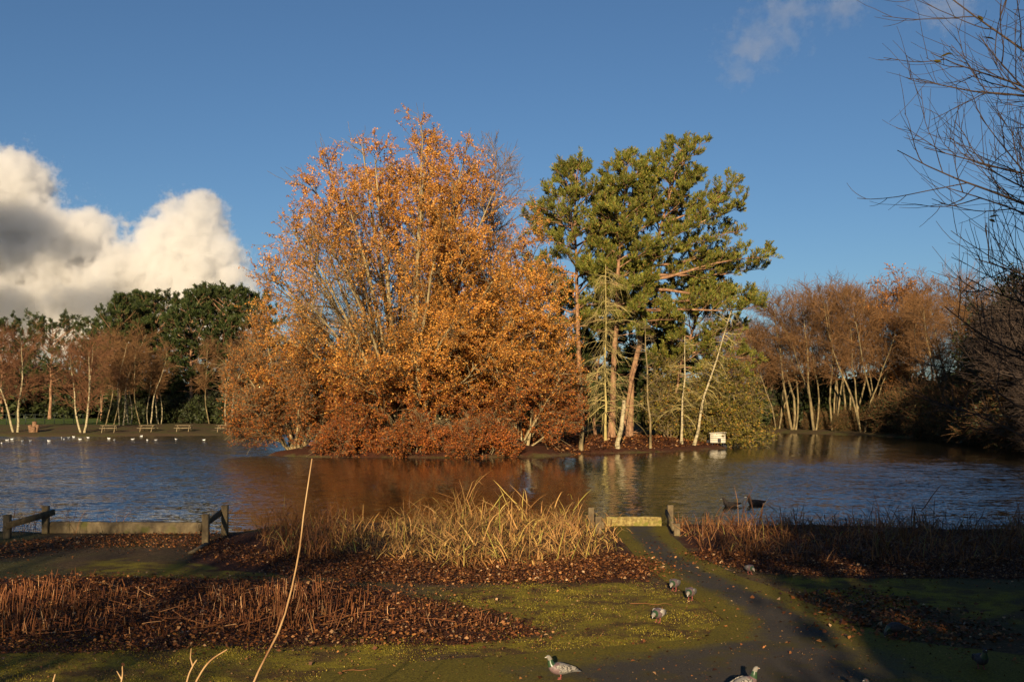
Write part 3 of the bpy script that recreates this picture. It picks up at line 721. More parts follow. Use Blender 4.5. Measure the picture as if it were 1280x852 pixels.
stem_tree('birch_tree', 'slim white upright birch near the island tip', [(852, 546), (854, 510), (856, 420)], 73, .11, .03, M['birch_bark'], 65, 34, 2.0, .3, M['dead_twig'], 6, .4)
stem_tree('birch_tree', 'pale birch leaning out over the island tip', [(867, 546), (878, 510), (892, 460), (914, 388)], 73.5, .12, .03, M['birch_bark'], 66, 40, 2.2, .3, M['dead_twig'], 6, .3)
stem_tree('pine_snag', 'forked reddish stem leaning against the leaning pine', [(775, 545), (787, 490), (796, 455)], 75, .16, .12, M['pine_bark'], 67)
broad_tree('evergreen_shrub', 'olive evergreen bush hanging over the water at the island tip', 'shrub', px_base(905, 77), [(-.1, 2.4), (.8, 3.2), (2.5, 3.0), (4.5, 2.4), (6.5, 1.2), (7.3, .2)], 20, 68, M['twig'], M['twig'], M['evergreen'],
           n1=12, n2=6, n3=3, nleaf=6, l1=1.5, l2=.8, l3=.5, stem_r=.06, lowel=-.25, sq=(1.15, .8), lsize=(.10, .20))
broad_tree('evergreen_shrub', 'small olive bush between the thin sapling and the white birch', 'shrub', px_base(838, 76), [(.1, 1.6), (2.0, 2.0), (4.5, 1.9), (6.3, .4)], 14, 69, M['twig'], M['twig'], M['evergreen'],
           n1=12, n2=6, n3=3, nleaf=4, l1=1.2, l2=.7, l3=.5, stem_r=.05, lowel=.1, lsize=(.10, .18))

# --- far shore beyond open water: pale-stemmed alders, pines
GL = 'bare trees along the far shore'
bare_tree('alder_tree', 'bare reddish alder of three pale stems by the stumps on the far shore', px_base(20, 110.5), 10.4, 3, 71, M['birch_bark'], M['red_twig'], GL, hw=3.1, fan=.28, z0=.32, n1=20, n2=10, n3=5, tw=.014, stem_r=.15)
bare_tree('alder_tree', 'bare spreading alder forked at its pale base, between stumps and picnic tables', px_base(104, 110), 9.4, 3, 72, M['birch_bark'], M['red_twig'], GL, hw=3.4, fan=.5, z0=.25, n1=20, n2=10, n3=5, tw=.014, stem_r=.16)
slim = bare_tree('alder_tree', 'slim bare tree in the grove behind the picnic tables', px_base(132, 121), 10.6, 1, 73, M['alder_bark'], M['alder_twig'], GL, hw=2.2, fan=.1, z0=.38, n1=26, n2=9, n3=5, tw=.014, stem_r=.12)
slim2 = bare_tree('alder_tree', 'slim bare tree in the grove behind the picnic tables', px_base(152, 119), 11.5, 2, 74, M['birch_bark'], M['alder_twig'], GL, hw=2.2, fan=.13, z0=.40, n1=22, n2=9, n3=5, tw=.014, stem_r=.11)
grove = [(132, slim), (152, slim2)]
SL = 'slim bare tree in the grove behind the picnic tables'
for i, (px, Y, s) in enumerate([(142, 123, .85), (163, 122, .95), (176, 118, .88), (186, 121, .8), (120, 124, .85), (200, 124, .8), (262, 126, .95), (285, 123, 1.0)]):
    c = copy_tree((slim, slim2)[i % 2], px_base(px, Y), i * 1.7, s, SL if px < 210 else 'slim bare tree behind the picnic tables, half hidden by the coppery tree', GL)
    if px < 210: grove.append((px, c))
for k, (px, c) in enumerate(sorted(grove, key=lambda q: q[0])): c['label'] = 'slim bare tree behind the picnic tables, %s counted from the forked alder' % ['first', 'second', 'third', 'fourth', 'fifth', 'sixth', 'seventh', 'eighth'][k]
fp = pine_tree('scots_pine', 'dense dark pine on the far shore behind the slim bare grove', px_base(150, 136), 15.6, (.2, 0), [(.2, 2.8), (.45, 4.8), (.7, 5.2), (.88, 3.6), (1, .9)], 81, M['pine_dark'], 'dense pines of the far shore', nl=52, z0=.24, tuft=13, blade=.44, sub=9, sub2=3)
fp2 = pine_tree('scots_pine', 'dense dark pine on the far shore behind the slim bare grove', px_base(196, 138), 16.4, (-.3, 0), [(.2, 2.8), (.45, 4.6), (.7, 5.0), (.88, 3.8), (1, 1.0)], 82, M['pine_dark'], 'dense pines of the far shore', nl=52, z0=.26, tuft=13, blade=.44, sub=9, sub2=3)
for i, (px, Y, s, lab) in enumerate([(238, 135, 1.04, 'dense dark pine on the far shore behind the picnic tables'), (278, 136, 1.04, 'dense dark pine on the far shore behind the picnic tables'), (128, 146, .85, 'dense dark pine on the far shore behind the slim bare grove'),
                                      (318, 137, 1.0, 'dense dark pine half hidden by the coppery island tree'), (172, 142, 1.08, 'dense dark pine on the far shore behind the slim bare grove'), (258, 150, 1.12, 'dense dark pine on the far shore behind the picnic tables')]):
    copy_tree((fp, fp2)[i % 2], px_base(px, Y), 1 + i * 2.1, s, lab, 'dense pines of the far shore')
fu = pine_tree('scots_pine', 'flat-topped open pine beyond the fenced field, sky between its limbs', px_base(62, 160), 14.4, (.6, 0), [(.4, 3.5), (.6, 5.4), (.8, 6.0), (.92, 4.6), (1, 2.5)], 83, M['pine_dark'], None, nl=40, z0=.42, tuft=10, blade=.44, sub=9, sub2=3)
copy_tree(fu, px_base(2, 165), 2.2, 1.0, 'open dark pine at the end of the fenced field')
# --- far shore on the side of the shaded thicket
GR = 'bare alders on the shore beside the island'
al = [bare_tree('alder_tree', 'bare russet alder with pale stems rising straight from the water', px_base(992, 124), 17.0, 3, 91, M['alder_bark'], M['alder_twig'], GR, hw=3.6, fan=.28, z0=.36, n1=22, n2=10, n3=5, tw=.014, stem_r=.16),
      bare_tree('alder_tree', 'bare russet alder with pale stems rising straight from the water', px_base(1042, 119), 17.2, 4, 92, M['alder_bark'], M['alder_twig'], GR, hw=3.2, fan=.22, z0=.40, n1=18, n2=10, n3=5, tw=.014, stem_r=.15),
      bare_tree('alder_tree', 'bare russet alder with pale stems rising straight from the water', px_base(1078, 114), 16.0, 3, 93, M['alder_bark'], M['alder_twig'], GR, hw=3.3, fan=.25, z0=.38, n1=22, n2=10, n3=5, tw=.014, stem_r=.15)]
LR = 'bare russet alder with pale stems rising straight from the water'
LD = 'bare russet tree standing behind the shaded bank thicket'; alders = []; backs = []
for i, (px, Y, s, lab) in enumerate([(1018, 121, .96, LR), (1062, 121, 1.02, LR), (972, 127, .85, LR), (944, 133, .80, LR), (958, 131, .84, LR), (1096, 116, .98, LR), (1030, 132, 1.05, LR), (1110, 122, .95, LD), (1150, 112, .9, LD), (1180, 104, .82, LD), (1215, 112, .86, LD), (1250, 100, .85, LD), (1285, 110, .95, LD), (1128, 128, 1.08, LD), (1165, 121, 1.0, LD), (1195, 118, 1.02, LD), (1232, 120, 1.0, LD), (1262, 114, 1.0, LD), (1300, 118, 1.05, LD), (1005, 138, 1.08, LR), (1075, 136, 1.1, LR)]):
    c = copy_tree(al[i % 3], px_base(px, Y), .7 + i * 1.3, s, lab, GR)
    (alders if lab == LR else backs).append((px, c))
alders += [(992, al[0]), (1042, al[1]), (1078, al[2])]
NTH = ['first', 'second', 'third', 'fourth', 'fifth', 'sixth', 'seventh', 'eighth', 'ninth', 'tenth', 'eleventh', 'twelfth', 'thirteenth', 'fourteenth', 'fifteenth', 'sixteenth']
for k, (px, c) in enumerate(sorted(alders, key=lambda q: q[0])): c['label'] = 'bare russet alder on the shore, %s counted from the island tip' % NTH[k]
for k, (px, c) in enumerate(sorted(backs, key=lambda q: q[0])): c['label'] = 'bare russet tree behind the shaded bank thicket, %s counted from the alders' % NTH[k]
bare_tree('larch_tree', 'orange-leaved tree topping the bare alders by the shaded thicket', px_base(1138, 118), 16.3, 2, 95, M['alder_bark'], M['alder_twig'], None, hw=4.0, fan=.2, z0=.3, n1=30, n2=9, n3=4, leafm=M['copper_leaf'], nleaf=3, tw=.016)
# distant wood behind both shores
GB = 'distant bare trees behind the lake'
far = [px for px in range(330, 1000, 46)] + [900, 930, 950, 965]
for i, px in enumerate(far):
    copy_tree((al[0], al[1], slim2, al[2])[i % 4], px_base(px, 158 + (i * 37) % 29), i * 2.3, .92 + .12 * ((i * 7) % 5) / 5 if px > 850 else .8, 'distant bare tree in the wood behind the island', GB)
for i, px in enumerate([-60, -30, 18, 42, 85, 108, 215, 300]):
    copy_tree((al[2], slim2, al[0])[i % 3], px_base(px, 176 + (i * 31) % 22), i * 1.9, .8, 'distant bare tree in the wood beyond the fenced field', GB)
# dark shrubs under the far trees
GS = 'shrubs under the far trees'
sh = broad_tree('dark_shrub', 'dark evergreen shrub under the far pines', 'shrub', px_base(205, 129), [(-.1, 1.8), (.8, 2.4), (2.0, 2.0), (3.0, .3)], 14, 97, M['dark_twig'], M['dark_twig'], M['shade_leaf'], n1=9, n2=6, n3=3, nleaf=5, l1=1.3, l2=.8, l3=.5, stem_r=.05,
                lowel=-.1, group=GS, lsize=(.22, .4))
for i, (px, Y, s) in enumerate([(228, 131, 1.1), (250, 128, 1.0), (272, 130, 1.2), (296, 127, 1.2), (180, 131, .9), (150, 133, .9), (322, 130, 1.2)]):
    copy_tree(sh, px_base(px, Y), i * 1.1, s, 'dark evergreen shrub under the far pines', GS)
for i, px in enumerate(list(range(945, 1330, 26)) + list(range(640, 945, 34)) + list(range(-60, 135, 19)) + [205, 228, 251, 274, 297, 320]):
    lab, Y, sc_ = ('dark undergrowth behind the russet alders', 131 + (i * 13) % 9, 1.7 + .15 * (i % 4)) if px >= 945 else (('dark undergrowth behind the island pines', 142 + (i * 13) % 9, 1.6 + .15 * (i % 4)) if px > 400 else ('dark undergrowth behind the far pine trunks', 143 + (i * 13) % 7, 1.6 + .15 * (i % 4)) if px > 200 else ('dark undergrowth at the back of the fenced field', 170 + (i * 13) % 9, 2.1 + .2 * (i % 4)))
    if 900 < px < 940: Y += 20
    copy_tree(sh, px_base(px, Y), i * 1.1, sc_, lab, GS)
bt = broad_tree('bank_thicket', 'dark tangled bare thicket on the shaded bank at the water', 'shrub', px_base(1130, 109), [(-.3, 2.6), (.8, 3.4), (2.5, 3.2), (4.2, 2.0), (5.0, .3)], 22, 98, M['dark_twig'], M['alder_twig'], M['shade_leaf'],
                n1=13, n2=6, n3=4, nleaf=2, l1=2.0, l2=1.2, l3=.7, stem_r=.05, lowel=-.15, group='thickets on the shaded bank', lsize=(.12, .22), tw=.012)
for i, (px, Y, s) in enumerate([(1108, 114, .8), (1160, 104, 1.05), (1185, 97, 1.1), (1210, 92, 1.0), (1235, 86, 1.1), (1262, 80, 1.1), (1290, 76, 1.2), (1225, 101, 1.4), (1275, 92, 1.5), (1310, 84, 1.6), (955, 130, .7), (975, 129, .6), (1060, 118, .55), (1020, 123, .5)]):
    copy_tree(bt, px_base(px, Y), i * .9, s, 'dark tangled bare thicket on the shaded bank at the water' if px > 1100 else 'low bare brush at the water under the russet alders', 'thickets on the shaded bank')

# --- trees on the viewer's own bank, beside and behind the camera: their shade falls across the foreground
def limb_tree(name, label, base, limbs, seed, trunk_top, trunk_r=.17):
    """bare tree whose long arching limbs are given as (start height, direction, length)"""
    rng = np.random.RandomState(seed)
    K = 8; t = np.linspace(0, 1, K); T = np.stack([.15 * np.sin(t * 3), .1 * t, -.3 + (trunk_top + .3) * t], -1)[None]
    root = thing(name, label, 'tree', base)
    trunk_parts(root, T, radii(np.array([trunk_r]), .05, K), 9, M['dark_twig'])
    st = np.array([[0, 0, h] for h, d, l in limbs]); D = np.array([d for h, d, l in limbs], float); L = np.array([l for h, d, l in limbs], float)
    B1 = sweep(rng, st, D, L, 12, .055, .035); R1 = radii(.009 + L * .0052, .0045, 12)
    p, d, t = spawn(rng, B1, 12, .18, .97, 42, 12); d[:, 2] += .10
    B2 = sweep(rng, p, d, np.repeat(L, 12) * .44 * (1.1 - .7 * t) * rng.uniform(.5, 1.2, len(p)), 9, .075, .06); R2 = radii(np.full(len(p), .0065), .003, 9)
    p, d, t = spawn(rng, B2, 4, .2, .97, 42, 12); d[:, 2] += .12
    B3 = sweep(rng, p, d, rng.uniform(.2, .75, len(p)), 6, .08, .07); R3 = radii(np.full(len(p), .0038), .002, 6)
    link('crown', crown_mesh('crown', [(B1, R1, 6), (B2, R2, 4), (B3, R3, 3)], [], [M['dark_twig']]), root)
    return root, B2
rng = np.random.RandomState(7)
limbs = []
for h in np.linspace(1.6, 7.2, 24):
    a = math.pi + rng.uniform(-.55, .45)
    limbs.append((h, (math.cos(a), math.sin(a) * .8, rng.uniform(.02, .42)), rng.uniform(2.9, 4.3) * (1.0 if h < 5.5 else .95)))
for h in np.linspace(2, 6.5, 7):
    a = rng.uniform(-1.2, 1.2); limbs.append((h, (math.cos(a), math.sin(a), .4), rng.uniform(2.5, 3.6)))
rt_base = (7.9, 10.8, gz(7.9, 10.8))
rt, rtB = limb_tree('bare_tree', 'dark leafless tree arching its thin limbs in from the bank', rt_base, limbs, 8, 7.4)
# the few leaves still hanging on it
for i, (px, py, s) in enumerate([(1174, 72, .15), (1166, 76, .11), (1228, 46, .15), (1236, 272, .13), (1222, 20, .10), (1060 + 375 * .469, 585 * .469, .08)]):
    p = at(px, py, 10.6); r2 = np.random.RandomState(300 + i)
    me = poly_mesh('leaf', [(0, 0, 0), (.25, .16, .05), (.6, .2, .08), (1, 0, -.05), (.6, -.2, .08), (.25, -.16, .05), (.3, 0, -.02), (.65, 0, 0)],
                   [(0, 6, 1), (1, 6, 7, 2), (2, 7, 3), (0, 5, 6), (5, 4, 7, 6), (4, 3, 7)], [M['dry_leaf']])
    o = link('leaf', me, rt, Vector(p) - Vector(rt_base), (r2.uniform(-1, 1), r2.uniform(-.5, .5), r2.uniform(-.6, .6))); o.scale = (s, s, s)

def leafy(name, label, base, prof, seed, **kw):
    a = dict(n1=11, n2=6, n3=3, nleaf=5, l1=1.8, l2=1.0, l3=.6, stem_r=.12, lowel=-.15, lsize=(.2, .34), tw=.014)
    a.update(kw)
    return broad_tree(name, label, 'tree', base, prof, 22, seed, M['bark'], M['dark_twig'], M['shade_leaf'], **a)
GH = 'evergreens behind the viewer'
hol = leafy('holly_tree', 'dense dark holly on the bank behind the viewpoint', (4.6, -10, 0), [(.2, 2.8), (2, 3.7), (5, 3.9), (8, 3.4), (11, 2.2), (13, .5)], 111, group=GH)
for i, (x, y, s) in enumerate([(10.5, -9, 1.05), (16.5, -7, 1.1), (23, -4, 1.15), (29, 2, 1.1), (7.5, -16, 1.25), (14, -15, 1.3)]):
    copy_tree(hol, (x, y, 0), i * 1.3, s, 'dense dark holly on the bank behind the viewpoint', GH)
for i, (x, y, s) in enumerate([(35.5, 40, 1.35), (40.5, 48, 1.5), (43.0, 57, 1.6), (43.0, 66, 1.6), (44.0, 74, 1.5), (49.5, 80, 1.5), (44.5, 84, 1.2), (45.5, 92, 1.2)]):
    copy_tree(hol, (x, y, gz(x, y)), i * 1.7, s, 'dense dark holly along the shaded lake bank', 'hollies along the shaded bank')
bb = bare_tree('ash_tree', 'bare tree on the bank behind the viewpoint', (-7.5, -13, 0), 13, 2, 112, M['bark'], M['grey_twig'], 'bare trees behind the viewer', hw=4.2, fan=.3, z0=.22, n1=22, n2=10, n3=5, tw=.02, stem_r=.2)
for i, (x, y, s) in enumerate([(-13.5, -12, 1.0), (-19, -14, 1.1)]):
    copy_tree(bb, (x, y, 0), i * 2.2, s, 'bare tree on the bank behind the viewpoint', 'bare trees behind the viewer')
# dark bare shrub leaning over the near water
bs = bare_tree('bank_shrub', 'dark bare shrub trailing over the water at the shaded bank', (23.6, 41, gz(23.6, 41) if gz(23.6, 41) > -.3 else -.45), 6.0, 6, 113, M['dark_twig'], M['dark_twig'], 'dark shrubs on the near shaded bank', hw=2.8, fan=.55, z0=.08, n1=14, n2=8, n3=4, tw=.008, stem_r=.07, up=.02, l3=.7)
bs['category'] = 'shrub'
for i, (px, Y, s) in enumerate([(1345, 52, .9), (1305, 62, .75), (1296, 74, 1.5), (1318, 80, 1.8), (1285, 80, 1.4), (1330, 70, 1.7)]):
    x = (px - CX) / F * Y
    copy_tree(bs, (x, Y, max(gz(x, Y), -.45)), 1 + i * 2.0, s, 'dark bare shrub trailing over the water at the shaded bank' if s < 1.2 else 'tall dark bare shrub where the shaded bank bends in', 'dark shrubs on the near shaded bank')

# ------------------------------------------------------------------ reeds, stubble, fallen leaves
def inside(rng, poly, n):
    a = np.array(poly); lo, hi = a.min(0), a.max(0); out = []
    while sum(map(len, out)) < n:
        p = rng.uniform(lo, hi, (n * 3, 2)); out.append(p[poly_sd(poly, p[:, 0], p[:, 1]) > 0])
    return np.concatenate(out)[:n]

def blades(rng, P, H, W, lean, bend, K=7, droop=None):
    """flat ribbon blades, rising then bending over"""
    N = len(P); az = rng.uniform(0, 2 * np.pi, N) if not isinstance(lean, tuple) else rng.normal(lean[1], lean[2], N)
    ln = np.abs(rng.normal(0, lean if not isinstance(lean, tuple) else lean[0], N))
    h = np.stack([np.cos(az), np.sin(az), np.zeros(N)], -1); d = unit(h * ln[:, None] + np.array([0, 0, 1.0]))
    pts = np.empty((N, K, 3)); pts[:, 0] = P; kn = rng.uniform(.30, .92, N); b = np.abs(rng.normal(0, bend, N))
    for k in range(1, K):
        f = k / (K - 1); d = unit(d + (h * .5 + np.array([0, 0, -1.0])) * (b * (f > kn) * .7 + b * .17)[:, None] + rng.normal(0, .04, (N, 3)))
        pts[:, k] = pts[:, k - 1] + d * (H / (K - 1))[:, None]
    pts[:, :, 2] = np.maximum(pts[:, :, 2], P[:, None, 2] + .015)
    fa = rng.uniform(0, 2 * np.pi, N); s = np.stack([np.cos(fa), np.sin(fa), np.zeros(N)], -1)
    w = W[:, None] * np.array([1, 1, 1, .95, .85, .6, .15])[:K][None]
    V = np.stack([pts - s[:, None] * w[..., None] / 2, pts + s[:, None] * w[..., None] / 2], 2).reshape(-1, 3)
    i = np.arange(N * K * 2).reshape(N, K, 2)
    Q = np.stack([i[:, :-1, 0], i[:, :-1, 1], i[:, 1:, 1], i[:, 1:, 0]], -1).reshape(-1, 4)
    return V, Q

def bed(name, label, poly, n, hfun, m, seed, lean=.35, bend=.6, wid=(.008, .02), singles=0):
    rng = np.random.RandomState(seed); p = inside(rng, poly, n); z = height(p[:, 0], p[:, 1])
    ok = z > -.28; p, z = p[ok], z[ok]
    P = np.stack([p[:, 0], p[:, 1], z - .01], -1); H = hfun(p[:, 0], p[:, 1], rng)
    V, Q = blades(rng, P, H, rng.uniform(wid[0], wid[1], len(P)), lean, bend)
    f = rng.choice(len(P), len(P) // 3, replace=False); P2 = P[f].copy(); P2[:, 2] += rng.uniform(.02, .7, len(f)) * H[f]
    V2, Q2 = blades(rng, P2, H[f] * rng.uniform(.6, 1.1, len(f)), rng.uniform(wid[0], wid[1] * 1.2, len(f)), 2.6, .5)
    Q = np.concatenate([Q, Q2 + len(V)]); V = np.concatenate([V, V2])
    o = link(name, mesh_np(name, V, Q, [m])); tag(o, label, 'reeds', kind='stuff')
    for k in range(singles):       # the long blades that stand out one by one
        j = rng.randint(len(P)); V, Q = blades(rng, P[j:j + 1], H[j:j + 1] * rng.uniform(1.15, 1.5) , np.array([rng.uniform(.018, .028)]), lean, bend * 1.3)
        link('reed_blade', mesh_np('reed_blade', V - P[j], Q, [m]), o, P[j])
    return o
cr = [ground(*p) for p in [(385, 668), (430, 658), (560, 650), (700, 650), (765, 655), (775, 688), (740, 700), (640, 712), (540, 708), (440, 694), (395, 684)]]
def hc(x, y, rng):
    px = CX + F * x / y
    h = .44 + .42 * np.exp(-((px - 580) / 62) ** 2) + .24 * np.exp(-((px - 695) / 42) ** 2) + .16 * np.sin(px * .09)
    return h * rng.uniform(.40, 1.2, len(x)) * np.where(y < 17.5, .75, 1)
bed('reed_bed', 'tangled straw-coloured dry reeds at the water before the island', cr, 4700, hc, M['reed'], 121, .95, 3.0, (.006, .021), 70)
lr = [ground(*p) for p in [(318, 672), (350, 662), (430, 655), (450, 672), (420, 700), (350, 700)]]
bed('reed_bed', 'thin brown reeds beside the straw-coloured clump and low post', lr, 900, lambda x, y, r: r.uniform(.3, .75, len(x)), M['reed_brown'], 122, .45, .9, (.008, .018), 12)
rr = [ground(*p) for p in [(842, 655), (900, 652), (1000, 652), (1150, 652), (1300, 655), (1420, 662), (1420, 705), (1280, 705), (1100, 704), (1000, 705), (930, 700), (875, 688)]]
def hr(x, y, rng):
    px = CX + F * x / y
    return (.54 - .22 * np.exp(-((px - 928) / 34) ** 2) + .14 * np.sin(px * .035) + .06 * np.sin(px * .11)) * rng.uniform(.45, 1.2, len(x))
bed('reed_bed', 'dark brown matted reeds in shade beside the asphalt path', rr, 4600, hr, M['reed_brown'], 123, .60, 1.5, (.008, .02), 40)
# a few taller blades by the swimming ducks
rng = np.random.RandomState(124)
P = np.array([[*ground(930 + rng.uniform(-14, 14), 664), 0] for _ in range(9)]); P[:, 2] = height(P[:, 0], P[:, 1])
V, Q = blades(rng, P, rng.uniform(.7, 1.4, 9), rng.uniform(.010, .016, 9), .22, .25)
tag(link('reed_tuft', mesh_np('reed_tuft', V, Q, [M['reed_brown']])), 'taller dark reed tuft standing before the two swimming ducks', 'reeds', kind='stuff')
# sparse shoots along the other platform
rng = np.random.RandomState(125)
P = np.array([[*ground(px + rng.uniform(-6, 6), 664 + rng.uniform(-3, 3)), 0] for px in list(rng.uniform(5, 55, 40)) + list(rng.uniform(75, 150, 26))]); P[:, 2] = np.maximum(height(P[:, 0], P[:, 1]), -.3)
V, Q = blades(rng, P, rng.uniform(.25, .75, len(P)), rng.uniform(.008, .014, len(P)), .25, .35)
tag(link('reed_tuft', mesh_np('reed_tuft', V, Q, [M['reed_brown']])), 'sparse brown reed shoots behind the long timber edging', 'reeds', kind='stuff')

# stubble: cut upright stalks in the leaf bed
rng = np.random.RandomState(126)
sp = [ground(*p) for p in [(-200, 742), (60, 735), (260, 735), (420, 742), (560, 762), (630, 780), (600, 790), (400, 792), (180, 796), (-200, 800)]]
N = 1700; p = inside(rng, sp, N); row = p[:, 1] // .9     # cut in rough rows
keepm = rng.uniform(0, 1, N) < .45 + .55 * (np.sin(p[:, 0] * 2.1 + row) > -.2); p = p[keepm]; N = len(p)
P = np.stack([p[:, 0], p[:, 1], height(p[:, 0], p[:, 1]) - .02], -1)
D = unit(rng.normal(0, .16, (N, 3)) + np.array([.05, 0, 1])); H = rng.uniform(.06, .25, N) * (1 + .35 * np.sin(p[:, 0] * 1.7))
S = sweep(rng, P, D, H, 3, .05, 0); R = radii(rng.uniform(.0045, .0095, N), .004, 3)
V, Q = tubes(S, R, 4)
so = link('stubble', mesh_np('stubble', V, Q, [M['stubble']])); tag(so, 'cut reddish stalk stubble standing in the bed of fallen leaves', 'stubble', kind='stuff')
big = np.argsort(-(H * F / P[:, 1]))[:60]
for j in big:      # the longest stalks, one by one
    s2 = S[j:j + 1] - P[j]; s2 = s2 * 1.15; V, Q = tubes(s2 + np.array([.03, .02, 0]), R[j:j + 1] * 1.15, 5)
    link('stalk', mesh_np('stalk', V, Q, [M['stubble']]), so, P[j])
# fallen side stems lying in the stubble
n = 240; p = inside(rng, sp, n); a = rng.uniform(0, np.pi, n); P = np.stack([p[:, 0], p[:, 1], height(p[:, 0], p[:, 1]) + rng.uniform(.03, .10, n)], -1)
S = sweep(rng, P, np.stack([np.cos(a), np.sin(a), rng.normal(0, .18, n)], -1), rng.uniform(.2, .7, n), 4, .12, -.02); V, Q = tubes(S, radii(np.full(n, .006), .003, 4), 4)
tag(link('fallen_stalks', mesh_np('fallen_stalks', V, Q, [M['stubble']])), 'broken stalks lying across the reddish stubble', 'stalks', kind='stuff')

def litter(name, label, poly, n, seed, size=(.02, .058), lift=.05, m=None):
    rng = np.random.RandomState(seed); p = inside(rng, poly, n)
    # ragged border
    sd = poly_sd(poly, p[:, 0], p[:, 1]); p = p + rng.normal(0, .14, p.shape) * np.where(rng.uniform(0, 1, (n, 1)) < .18, 4.5, 1.0)
    P = np.stack([p[:, 0], p[:, 1], height(p[:, 0], p[:, 1]) + rng.uniform(.004, lift, n)], -1)
    a = rng.uniform(0, 2 * np.pi, n); D = unit(np.stack([np.cos(a), np.sin(a), rng.normal(0, .35, n)], -1)); Nn = unit(rng.normal(0, .5, (n, 3)) + np.array([0, 0, 1]))
    L = size[0] * .6 + (size[1] * 1.1 - size[0] * .6) * rng.uniform(0, 1, n) ** 1.6; V, Q = kites(P, D, Nn, L, L * rng.uniform(.4, .95, n), .2)
    return tag(link(name, mesh_np(name, V, Q, [m or M['litter']])), label, 'leaves', kind='stuff')
litter('leaf_litter', 'deep red-brown fallen leaves in the stubble bed', STUB, 36000, 131)
litter('leaf_litter', 'red-brown fallen leaves around the straw-coloured reeds', [ground(*p) for p in [(330, 690), (420, 690), (560, 700), (760, 690), (830, 705), (815, 722), (640, 730), (480, 728), (340, 718)]], 26000, 132)
litter('leaf_litter', 'dark fallen leaves along the shaded reeds by the path', [ground(*p) for p in [(850, 690), (900, 690), (1050, 698), (1300, 698), (1420, 700), (1420, 724), (1100, 722), (990, 720), (920, 712)]], 18000, 133)
litter('leaf_litter', 'dark fallen leaves banked behind the long timber edging', [ground(*p) for p in [(-60, 690), (40, 676), (150, 668), (260, 668), (330, 690), (330, 708), (270, 700), (230, 684), (100, 684), (0, 700)]], 9000, 134)
litter('leaf_litter', 'loose leaves blown over the shaded moss beside the path', [ground(*p) for p in [(985, 745), (1080, 735), (1200, 770), (1300, 800), (1180, 806), (1060, 790)]], 2600, 135, (.04, .08), .025)
litter('leaf_litter', 'scattered crumbs of leaf over moss and asphalt', [ground(*p) for p in [(380, 725), (840, 728), (980, 760), (1280, 770), (1300, 860), (-20, 870), (-20, 805), (640, 800), (700, 780)]], 17000, 136, (.008, .028), .012, M['crumb'])
litter('leaf_litter', 'fallen russet leaves carpeting the ground under the island pines', [(3, 63.5), (5, 66.5), (10.3, 69.6), (15.6, 75.5), (15, 79), (6, 80), (0, 72)], 9000, 137, (.10, .22), .06)

litter('leaf_litter', 'stray brown leaves dropped along the asphalt path', [ground(*p) for p in [(780, 665), (830, 665), (900, 712), (1040, 765), (1280, 815), (1300, 870), (600, 870), (700, 820), (900, 790), (860, 745), (800, 700)]], 900, 139, (.02, .06), .015)
# moss cushions: short tufts give the moss a nap
rng = np.random.RandomState(138); pts = np.concatenate([inside(rng, MOSS, 32000), inside(rng, MOSS3, 20000), inside(rng, MOSS2, 7000)])
pts = pts + rng.normal(0, .22, pts.shape) * np.array([2.0, 1.0]); n = len(pts); P = np.stack([pts[:, 0], pts[:, 1], height(pts[:, 0], pts[:, 1]) - .004], -1)
cl = wob(pts[:, 0], pts[:, 1], 3.1) + rng.normal(0, .35, n); P = P[cl > .02]; n = len(P)
D = unit(rng.normal(0, .55, (n, 3)) + np.array([0, 0, 1])); L = rng.uniform(.008, .022, n)
V, Q = kites(P, D, rdir(rng, n), L, L * .5, .0)
M['moss_tip'] = leaf_mat('moss_tip', [(0, (.11, .088, .010)), (.6, (.24, .19, .018)), (1, (.34, .27, .035))], .2, .45, 1.6)
tag(link('moss', mesh_np('moss', V, Q, [M['moss_tip']])), 'yellow-green moss nap over the trodden ground', 'moss', kind='stuff')

# ------------------------------------------------------------------ timber platforms
def post(parent, px, py, hpx, w=.13):
    x, y = ground(px, py); h = hpx / F * y
    mb = MB(); mb.beam((0, 0, -.3), (0, 0.01, h), w, w, 0, .012)
    return link('post', mb.mesh('post', [M['timber']]), parent, Vector((x, y, gz(x, y) * 0)) - parent.location), (x, y, h)
def rail_pair(label, a, b, zf=(.55, .75), group='low side rails of the timber platforms'):
    xa, ya = ground(a[0], a[1]); t = thing('low_rail', label, 'rail', (xa, ya, 0), 0, group)
    _, A = post(t, *a); _, B = post(t, *b)
    p0 = np.array([A[0] - xa, A[1] - ya, A[2] * zf[0]]); p1 = np.array([B[0] - xa, B[1] - ya, B[2] * zf[1]]); d = unit(p1 - p0); sidev = unit(np.cross(d, [0, 0, 1.0])) * .085 * (1 if xa < -8 or (xa > -3 and xa < 2.5) else -1)
    mb = MB(); mb.beam(p0 - d * .12 + sidev, p1 + d * .16 + sidev, .05, .13, 0, .008)
    link('rail', mb.mesh('rail', [M['timber']]), t)
    return t
rail_pair('low timber rail on two posts behind sparse reed shoots', (9, 673, 30), (57, 666, 34), (.6, .72))
rail_pair('low timber rail on two posts between long edging and thin brown reeds', (257, 681, 39), (281, 669, 38), (.60, .75))
